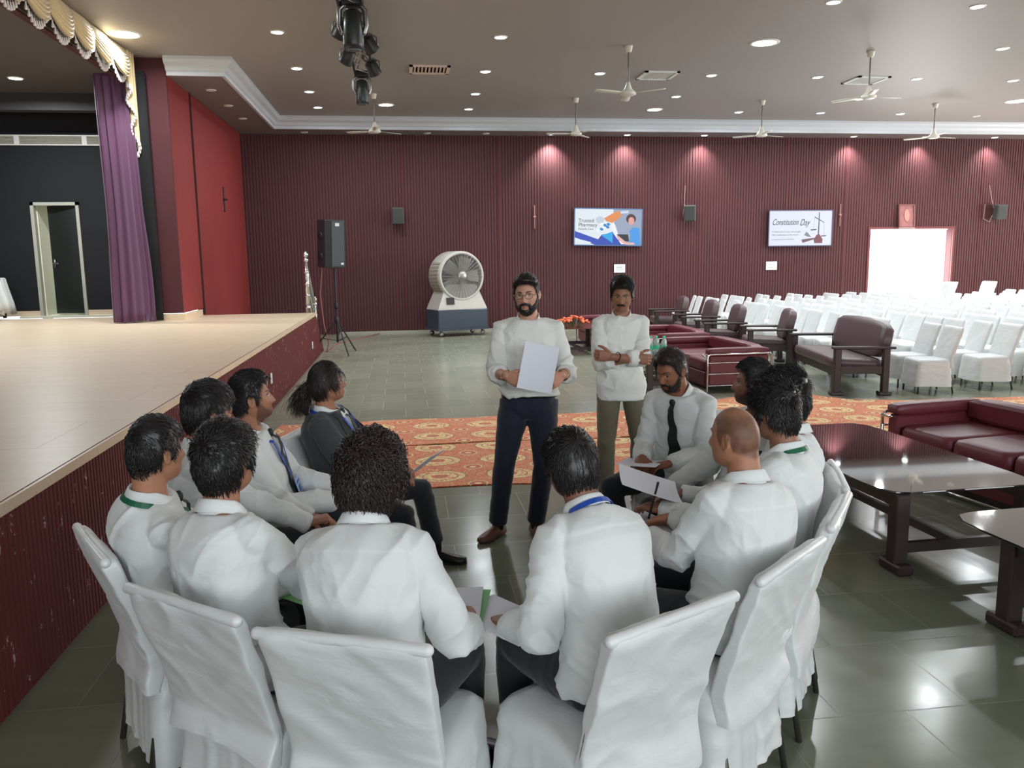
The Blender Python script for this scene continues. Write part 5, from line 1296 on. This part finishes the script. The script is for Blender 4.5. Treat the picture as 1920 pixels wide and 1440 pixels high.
    for th in ths:
        fr_ = cos(th); dirv = Mc @ np.array([sin(th)*1.0, cos(th)*1.05, 0]); ptf = sstep(fr_, .55, .95)
        zb = -.014-.040*sstep(fr_, -.1, 1); h_ = (.046 if collar == 'shirt' else .038)+.008*sstep(-fr_, 0, 1)
        base = C0+dirv*(cr*1.10)+Mc[:, 2]*zb*s; top = C0+dirv*(cr*(.99+.02*fr_))+Mc[:, 2]*(zb+h_)*s
        if collar == 'shirt': rows_.append([base, top, top+dirv*.003, top+dirv*.006-Mc[:, 2]*.004, C0+dirv*(cr*1.24+.006+.014*ptf)+Mc[:, 2]*(zb+h_-.040-.028*ptf)*s])
        else: rows_.append([base-Mc[:, 2]*.01, base, top])
    k = len(rows_[0]); b.add(np.array(rows_).reshape(-1, 3), [(i*k+j, (i+1)*k+j, (i+1)*k+j+1, i*k+j+1) for i in range(nu-1) for j in range(k-1)])
    me = b.mesh('collar', cm); colattr(me, np.ones((len(me.vertices), 3))); o = link('collar', me, root); o.modifiers.new('s', 'SOLIDIFY').thickness = .0028
    if not blazer and not lan_card:    # placket with buttons
        ts = np.linspace(.93, max(t0+.1, .1), 14); rib = ribbon('placket', [front(0, t, -.004) for t in ts], .03, [sp(t)[1][:, 1] for t in ts], M_placket, .003)
    if blazer:
        # shirt front wedge, lapels
        ts = np.linspace(.97, .42, 12); wd = [.09*(1-i/11)**.8+.012 for i in range(12)]; wd[0] = .07
        ribbon('shirt_front', [front(0, t, .0) for t in ts], wd, [sp(t)[1][:, 1] for t in ts], M_placket, .003)
        for sx in (-1, 1):
            ts = np.linspace(.98, .42, 12); wd = [.028, .034, .04, .048, .056, .062, .05, .042, .036, .028, .02, .01]
            ribbon('lapel', [front(sx*(.015+.06*(1-i/11)**.9+wd[i]/2), t, .003) for i, t in enumerate(ts)], wd, [sp(t)[1][:, 1]+.2*sx*sp(t)[1][:, 0] for t in ts], M_lapel, .005)
    if tie:
        ts = np.concatenate([[.95], np.linspace(.86, .18 if not blazer else .35, 17)]); wd = np.interp(np.linspace(0, 1, 18), [0, .06, .8, .93, 1], [.026, .034, .078, .078, .01]) if not blazer else np.linspace(.03, .06, 18)
        Kp = C0+Mc @ np.array([0, cr*1.40, -.030*s]); tp = [Kp-Mc[:, 2]*.01] + [front(.004*sin(i), t, .009+.012*max(0, (t-.7)/.16)) for i, t in enumerate(ts[1:])]; tp.insert(1, tp[0]*.5+tp[1]*.5+Mc[:, 1]*.014); wd = np.insert(wd, 1, wd[1])
        rb = ribbon('tie', tp, wd, [Mc[:, 1]]+[sp(t)[1][:, 1] for t in ts], M_tie, .004)
        p, M = sp(.975); b = Buf(); b.ell(Kp, (.019, .014, .022), 14, M); b.obj('knot', M_tie, rb)
    if lanyard is not None:
        pts = []; nv = []
        for sx in (-1,):
            for x_, t in ((.0, .44), (-.012, .52), (-.03, .66), (-.05, .8), (-.066, .9)): pts.append(front(x_, t, .012)); nv.append(sp(t)[1][:, 1])
        for th in np.linspace(-1.9, -3.14, 6): pts.append(C0+Mc @ np.array([sin(th)*(cr*1.42), cos(th)*cr*1.40, -.012+.022*(-cos(th))])); nv.append(Mc @ np.array([sin(th), cos(th), .6]))
        for th in np.linspace(3.14, 1.9, 6)[1:]: pts.append(C0+Mc @ np.array([sin(th)*(cr*1.42), cos(th)*cr*1.40, -.012+.022*(-cos(th))])); nv.append(Mc @ np.array([sin(th), cos(th), .6]))
        for x_, t in ((.066, .9), (.05, .8), (.03, .66), (.012, .52), (0, .44)): pts.append(front(x_, t, .012)); nv.append(sp(t)[1][:, 1])
        lo = ribbon('lanyard', pts, .019, nv, lanyard, .002)
        if lan_card:
            p, M = sp(.30); c = front(0, .33, .03); b = Buf(); b.box(c, (.085, .004, .11), rot=None if False else Matrix(M.tolist())); b.obj('id_card', mat('id_card_blue', (150, 180, 225), .3), lo, smooth=False)
            b = Buf(); b.box(c+M[:, 1]*.003, (.03, .002, .03), rot=Matrix(M.tolist())); b.box(c+M[:, 1]*.003+M[:, 2]*.035, (.06, .002, .012), rot=Matrix(M.tolist())); b.obj('card_print', mat('card_print_blue', (40, 80, 170), .4), lo, smooth=False)
    # ---------------- shoes
    shm = shoes or M_shoeb
    for A_, fd in ((AL, fdir[0]), (AR, fdir[1])):
        d = nrm([fd[0], fd[1], 0]); sdv = np.array([-d[1], d[0], 0]); b = Buf(); rg = []; heel = np.array([A_[0], A_[1], 0])-d*.07*s
        for q, w_, h_, zb in ((0, .018, .05, .012), (.012, .030, .062, .008), (.05, .036, .078, .006), (.10, .037, .078, .006), (.14, .040, .062, .006), (.18, .046, .050, .006), (.22, .046, .042, .006), (.255, .036, .034, .008), (.275, .02, .026, .012)):
            th = np.linspace(0, 2*pi, 20, endpoint=False); c_, s_ = np.cos(th), np.sin(th)
            rg.append(heel+d*q*s+np.outer(np.sign(c_)*np.abs(c_)**.8*w_*s, sdv)+np.outer(np.where(s_ > 0, s_*h_*s*.9+.012, 0.012+s_*.006)+zb-.006, [0, 0, 1]))
        b.loft(rg); so = b.obj('shoe', shm, root)
        b = Buf(); rg = []
        for zz in (.0, .014):
            q = []
            for u in np.linspace(0, 2*pi, 30, endpoint=False): 
                xx = .137-.142*cos(u); wd_ = np.interp(xx, [0, .02, .1, .2, .25, .28], [.02, .036, .036, .049, .042, .015]); q.append(heel+d*xx*s+sdv*wd_*s*sin(u)*1.02+np.array([0, 0, zz]))
            rg.append(q)
        b.loft(rg); b.obj('sole', M_sole, so, smooth=False)
        b = Buf(); b.tube([np.array(A_)-[0, 0, .03], np.array(A_)+[0, 0, .07]], .039*s, 14); b.obj('sock', M_sock, root)
    info = dict(loc=(x0, y0), root=root, WL=WL, WR=WR, sp=sp, front=front, ribbon=ribbon, hc=hc, Mh=Mh, J=J, ends=ends, EL=EL, ER=ER, hd=hd)
    return info
M_placket = mat('shirt_placket', (228, 231, 230), .8, var=.02); M_lapel = mat('blazer_lapel', (48, 52, 55), .85, var=.05)
def w2l(loc, yaw, p):
    dx, dy = p[0]-loc[0], p[1]-loc[1]; c, s = cos(-yaw), sin(-yaw); return (dx*c-dy*s, dx*s+dy*c, p[2])
def sheet(name, label, c, M, w, l, mats, curve=.0, group=None, n=8, extra=None, cat='paper'):
    """a thin stack of paper; local x width, y length, z up; world placed"""
    b = Buf(); P = []
    for k in (0, 1):
        for i in range(n+1):
            for j in range(n+1):
                u, v = i/n-.5, j/n-.5; P.append((u*w, v*l, curve*(4*u*u)+curve*.5*(v+.5)**2*2+(.002 if k else 0)))
    q = (n+1)**2; F = []
    for i in range(n):
        for j in range(n):
            a = i*(n+1)+j; F += [(a, a+1, a+n+2, a+n+1), (q+a, q+a+n+1, q+a+n+2, q+a+1)]
    for i in range(n):
        F += [(i*(n+1), (i+1)*(n+1), q+(i+1)*(n+1), q+i*(n+1)), (i*(n+1)+n, q+i*(n+1)+n, q+(i+1)*(n+1)+n, (i+1)*(n+1)+n), (i, q+i, q+i+1, i+1), (n*(n+1)+i, n*(n+1)+i+1, q+n*(n+1)+i+1, q+n*(n+1)+i)]
    b.add(P, F); o = b.obj(name, mats, smooth=False, label=label, cat=cat, group=group); mw = Matrix(np.array(M).tolist()).to_4x4(); mw.translation = c; o.matrix_world = mw
    return o
SHORT = dict(top=.020, side=.008, back=.010, L=.022, n=2400, lift=.3)
def chair_pos(k, back=.05):
    x, y, f = CH[k]; n = math.hypot(*f); return (x-f[0]/n*back, y-f[1]/n*back), face_rot(*f)
# ---- standing men
S1, y1 = (.80, 5.16), R(180-6)
L = lambda p: w2l(S1, y1, p)
a = person('standing bearded man with glasses in white shirt holding a sheet of paper', S1, y1, False, (196, 146, 122), lean=-1, slouch=3, head=(-13, -7, 2), s=1.0, build=1.04, belly=.02,
    hl=L((.955, 4.84, 1.115)), hr=L((.615, 4.84, 1.125)), dl=(.62, .55, -.35), dr=(-.75, .45, -.3), nl=(.55, -.4, -.25), nr=(-.5, -.4, -.2), pl=(-.35, -1, -.45), pr=(.35, -1, -.45), curll=(.75, .8, .5), curlr=(.6, .7, .5),
    feet=(L((.84, 5.16, .09)), L((.585, 5.18, .09))), fdir=((-.42, 1), (.75, 1)), kpole=((-.25, 1, 0), (.25, 1, 0)), rolled=True, smat=M_shirt2, tmat=M_navy, shoes=M_shoebr, collar='band', glasses='wire', beard=.011,
    hair=dict(top=.026, side=.006, back=.008, L=.018, quiff=.010, front=.079, n=2400, lift=.45, sweep=(0, -1, .4), grav=0), vox=.0036, gaze=(.3, -.5), seed=2)
def bangle(info, which, t, r, m, nm, n=1):
    E_, W_ = (info['EL'], info['WL']) if which == 'L' else (info['ER'], info['WR']); ax = nrm(W_-E_); c = E_+(W_-E_)*t; u = nrm(np.cross(ax, [0, 0, 1])); v = np.cross(ax, u); q = np.linspace(0, 2*pi, 25)
    b = Buf(); b.tube(c+np.outer(np.cos(q)*r, u)+np.outer(np.sin(q)*r, v)+np.outer(.004*np.sin(q*3), ax), .0032, 6, closed=True); b.obj(nm, m, info['root'])
bangle(a, 'R', .93, .034, M_gold, 'bracelet'); bangle(a, 'L', .95, .033, M_gold, 'bracelet'); bangle(a, 'L', .86, .036, M_wire, 'watch')
b = Buf(); rg = []
for t in (.045, .09):
    p, M = a['sp'](t); q = rrect(.362, .268, 40, 2.6); rg.append(p+np.outer(q[:, 0], M[:, 0])+np.outer(q[:, 1]+.006+np.where(q[:, 1] > 0, .008, 0), M[:, 1]))
b.loft(rg, False, False); o = b.obj('belt', M_blackp, a['root']); o.modifiers.new('s', 'SOLIDIFY').thickness = .003
sheet('paper_sheet', 'white sheet of paper held at waist height by the bearded standing man', (.80, 4.787, 1.175), rotm(0, 0, -6) @ rotm(66, 0, 0) @ rotm(0, 0, -12), .21, .297, M_paper, .006)

S2, y2 = (1.585, 5.78), R(180-8)
L = lambda p: w2l(S2, y2, p)
a = person('standing man with moustache and crossed arms, white shirt and olive trousers', S2, y2, False, (152, 106, 82), lean=-1, slouch=4, head=(-10, -16, -3), s=.978, build=.93,
    hr=L((1.64, 5.60, 1.11)), hl=L((1.46, 5.58, 1.13)), dr=(-1, .05, -.1), dl=(1, .1, .12), nr=(0, -1, 0), nl=(0, -1, 0), pl=(-.6, .15, -1), pr=(.6, .15, -1), curlr=(.7, .8, .5), curll=(.7, .8, .5),
    feet=((-.13, .0, .09), (.11, .03, .09)), fdir=((-.3, 1), (.3, 1)), kpole=((-.2, 1, 0), (.2, 1, 0)), rolled=True, smat=M_shirt2, tmat=M_olive, shirt='out', collar='band', must=True, stub=.15,
    hair=dict(top=.034, side=.012, back=.012, L=.028, front=.074, quiff=.012, sweep=(-1.2, .2, .3), n=2600, grav=0), vox=.0036, gaze=(-.1, -.8), seed=3)
bangle(a, 'L', .8, .037, M_shirt2, 'wrist_band')

# ---- seated circle
HEAD = {'P6': (-.13, 2.45), 'P7': (.56, 2.55), 'P5': (-.58, 2.65), 'P1': (-.86, 2.88), 'P2': (-.87, 3.66), 'P3': (-.72, 3.95), 'P4': (-.42, 4.56), 'P8': (1.17, 2.67),
        'P9': (1.50, 3.08), 'P10': (1.73, 3.46), 'P11': (1.73, 3.82), 'P12': (1.57, 4.50)}
def seatp(k, label, **kw):
    p, yw = chair_pos(k, kw.pop('back', .05)); dyaw = kw.pop('dyaw', 0); kw.pop('lean', 0); r = person(label, p, yw+R(dyaw), True, headxy=HEAD[k], **kw); r['p'] = r['loc']; r['yaw'] = yw+R(dyaw); return r
def at(info, p):  # local -> world
    c, s = cos(info['yaw']), sin(info['yaw']); return (info['p'][0]+p[0]*c-p[1]*s, info['p'][1]+p[0]*s+p[1]*c, p[2])
def lay(info, name, label, p, ang, tilt, w, l, m, curve=0, cat='paper'):
    return sheet(name, label, at(info, p), rotm(0, 0, math.degrees(info['yaw'])+ang) @ rotm(tilt, 0, 0), w, l, m, curve, cat=cat)

a = seatp('P6', label='seated man with long curly black hair seen from behind, bottom left of centre', skin=(168, 120, 96), lean=8, slouch=9, build=1.03, head=(-9, -6, 0), twist=-6,
    hr=(.24, .30, .63), hl=(-.06, .33, .62), dr=(-.25, 1, .1), dl=(.3, 1, -.1), nr=(-.8, 0, -.3), curlr=(.9, .9, .6), feet=((-.14, .40, .09), (.17, .42, .09)), kpole=((-.2, 1, .9), (.25, 1, .9)), glasses='black', stub=.4,
    hair=dict(top=.028, side=.030, back=.032, nape=-.105, L=.075, lift=.6, curl=1.15, n=4200, w=.0026, K=8, cf=55, long=True, grav=.5, side_thr=-.02, lump=.6), hmat=M_hairb, seed=6, vox=.0048)
lay(a, 'paper_sheet', 'white sheet with green folder on the lap of the curly haired man', (.13, .40, .645), 12, 4, .21, .30, M_paper, .004)
lay(a, 'green_folder', 'green folder under the paper of the curly haired man', (.135, .405, .638), 8, 4, .23, .32, M_green, cat='folder')
a = seatp('P7', label='seated man with blue lanyard seen from behind, bottom right of centre', skin=(140, 98, 76), lean=13, slouch=7, build=1.0, head=(-15, -12, -4), twist=8,
    hl=(-.20, .30, .63), hr=(.12, .34, .64), dl=(.3, 1, -.1), dr=(-.4, 1, -.1), feet=((-.08, .42, .09), (.16, .40, .09)), kpole=((-.05, 1, .9), (.2, 1, .6)), lanyard=M_lan,
    hair=dict(top=.026, side=.016, back=.020, nape=-.088, L=.03, n=3600, lift=.3, curl=.25, lump=.25), seed=7, vox=.0048)
lay(a, 'paper_sheet', 'corner of white paper on the thigh of the blue lanyard man seen from behind', (-.17, .36, .625), 14, 4, .21, .30, M_paper)
a = seatp('P5', label='seated man with thick black hair and bare cheek, second nearest on the left', skin=(176, 124, 98), lean=7, slouch=9, build=1.02, head=(8, 4, 0), twist=-8,
    hl=(-.10, .36, .64), hr=(.08, .38, .64), feet=((-.14, .42, .09), (.15, .40, .09)), tie=False,
    hair=dict(top=.032, side=.020, back=.022, nape=-.078, L=.045, n=3600, lift=.4, curl=.5, lump=.5), seed=5, vox=.0048)
lay(a, 'paper_stack', 'white papers on the lap of the thick haired man, left of the curly haired man', (.02, .46, .655), -14, 4, .22, .30, M_paper)
lay(a, 'green_folder', 'green folder beneath the white papers on the left lap', (.04, .40, .645), -4, 4, .24, .33, M_green, cat='folder')
a = seatp('P1', label='leftmost seated man with short black hair and green lanyard by the stage', skin=(184, 132, 104), lean=5, slouch=8, build=1.0, head=(18, -2, 0),
    hl=(-.10, .36, .64), hr=(.10, .36, .64), tie=True, lanyard=M_lang, hair=dict(top=.024, side=.012, back=.010, L=.022, n=3000, lift=.3, sweep=(.3, 1, .1)), seed=8, vox=.0048)
a = seatp('P2', label='seated man with thick hair and black glasses behind the leftmost man', skin=(166, 116, 92), lean=6, slouch=8, head=(32, -4, 0), hl=(-.1, .34, .64), hr=(.10, .34, .68), dr=(-.1, 1, .2), curlr=(1.1, 1.2, .8), tie=True, glasses='black', stub=.35, must=False,
    hair=dict(top=.036, side=.022, back=.022, L=.045, front=.055, quiff=.008, n=3600, lift=.3, curl=.3, grav=.7, sweep=(0, 1.2, 0)), seed=9, vox=.0046)
a = seatp('P3', label='seated man in profile with blue lanyard, id card and dark tie', skin=(162, 112, 86), lean=3, slouch=6, head=(18, 5, 0), hl=(-.06, .28, .69), hr=(.08, .27, .68), dl=(.5, 1, 0), dr=(-.4, 1, 0), tie=True, lanyard=M_lan, lan_card=True, stub=.75,
    hair=dict(top=.028, side=.010, back=.012, L=.026, n=3200, lift=.4, front=.078, quiff=.008, curl=.5, grav=0, sweep=(0, -.6, .4)), seed=10, vox=.004, curlr=(.7, .8, .5), curll=(.6, .6, .4))
o = sheet('phone', 'dark phone with a notebook in the hands of the profile man', at(a, (.02, .40, .72)), rotm(0, 0, math.degrees(a['yaw'])+8) @ rotm(14, 0, 0), .12, .17, M_blackp, cat='phone')
lay(a, 'notepad', 'small white notepad on top of the dark phone', (.01, .38, .732), 20, 14, .10, .14, M_paper)
a = seatp('P4', label='seated woman in dark blazer with ponytail, glasses and blue lanyard', skin=(170, 118, 92), lean=5, slouch=5, s=.93, build=1.0, woman=True, head=(30, 6, 0), twist=6, blazer=True, smat=M_blz, tie=True, lanyard=M_lan, glasses='wire', shirt='out',
    hl=(.06, .34, .66), hr=(.12, .30, .66), dl=(.2, 1, -.1), dr=(-.2, 1, -.1), feet=((-.34, .40, .09), (.19, .40, .09)), fdir=((.0, 1), (.05, 1)), kpole=((-.7, 1, .8), (.4, 1, .6)),
    hair=dict(top=.016, side=.014, back=.016, nape=-.06, L=.07, lift=.05, curl=.15, n=3400, front=.068, long=True, grav=0, ponytail=True, sweep=(0, -1.5, 0)), hmat=M_hairb, seed=11, vox=.004)
lay(a, 'paper_sheet', 'white paper standing on the knee of the woman in the blazer', (-.02, .44, .70), -10, 38, .20, .22, M_paper)
a = seatp('P8', dyaw=-22, label='seated balding man with shaved head writing, seen from behind on the right', skin=(176, 124, 96), lean=14, slouch=6, build=1.05, head=(16, -4, 0), twist=12, bald=True,
    hl=(-.08, .38, .74), hr=(.05, .43, .79), dl=(.3, 1, -.1), dr=(-.3, .9, -.45), nr=(-.5, 0, -1), curlr=(.9, .9, .5), curll=(.3, .4, .3), feet=((-.14, .42, .09), (.15, .40, .09)), seed=12, vox=.0046)
lay(a, 'paper_sheet', 'white paper the balding man is writing on', (-.02, .52, .74), 4, 2, .21, .28, M_paper)
o = Buf(); o.tube([(0, 0, 0), (.03, -.01, .13)], .005, 8); o.tube([(.03, -.01, .13), (.034, -.012, .15)], .0055, 8); o = o.obj('pen', M_blackp, label='black pen upright in the writing hand of the balding man', cat='pen', loc=at(a, (.0, .53, .765)))
a = seatp('P9', label='seated man with thick dark hair and green lanyard behind the balding man', skin=(150, 106, 84), lean=9, slouch=8, build=1.04, head=(-24, -8, 0), lanyard=M_lang, tie=True, hl=(-.22, .36, .80), hr=(.04, .36, .80), dl=(.3, 1, 0), feet=((-.14, .42, .09), (.15, .40, .09)),
    hair=dict(top=.034, side=.016, back=.012, nape=-.07, L=.045, n=3800, lift=.5, curl=.5, lump=.5), seed=13, vox=.0048)
lay(a, 'paper_sheet', 'large white sheets held up in front of the balding man', (-.12, .46, .86), 24, 16, .34, .26, M_paper, .01)
a = seatp('P10', label='seated man with wavy dark hair hidden between two other heads at right', skin=(150, 104, 80), lean=6, slouch=8, head=(-26, -4, 0), hair=dict(top=.034, side=.022, back=.022, L=.05, n=3600, lift=.5, curl=.6, lump=.5), seed=14, vox=.0055)
a = seatp('P11', label='seated man with stubble in left profile, farthest of the right hand heads', skin=(156, 110, 86), lean=4, slouch=7, head=(-22, 2, 0), stub=.8, hair=dict(top=.026, side=.012, back=.012, L=.024, n=3000, lift=.35, curl=.5, front=.076, grav=0), seed=15, vox=.0042)
a = seatp('P12', label='seated bearded man in white shirt and dark tie with papers on his lap', skin=(146, 96, 70), lean=12, slouch=8, s=.985, head=(-18, -22, 0), twist=-6, tie=True, beard=.005, stub=.8,
    hl=(-.04, .34, .67), hr=(.12, .36, .69), dl=(.7, .8, -.1), dr=(-.35, 1, -.2), curll=(.4, .5, .4), curlr=(.8, .8, .5), feet=((-.16, .40, .09), (.24, .34, .09)), kpole=((-.5, 1, .6), (.7, 1, .6)),
    hair=dict(top=.030, side=.012, back=.014, L=.022, n=3000, front=.080, quiff=.004, sweep=(-1, -.6, .3), lift=.3, curl=.2, grav=0), hmat=M_hairb, seed=16, vox=.0038, gaze=(0, -.9))
lay(a, 'paper_stack', 'white papers and notebook on the knees of the bearded seated man', (.10, .43, .675), 10, 6, .22, .30, M_paper, .003)
p, M = a['sp'](.27); lg = mat('tie_logo_gold', (190, 150, 100), .5)
q = txt('S', .05, (0, 0, 0), lg, a['root'], name='tie_monogram', ext=.0005); mw = Matrix((M[:, 0]*-1, M[:, 2], M[:, 1])).transposed().to_4x4()
mw.translation = a['front'](.013, .27, .018); q.matrix_local = mw
q = txt('BAJAJ', .016, (0, 0, 0), lg, a['root'], name='tie_lettering', ext=.0005); mw.translation = a['front'](.022, .245, .018); q.matrix_local = mw
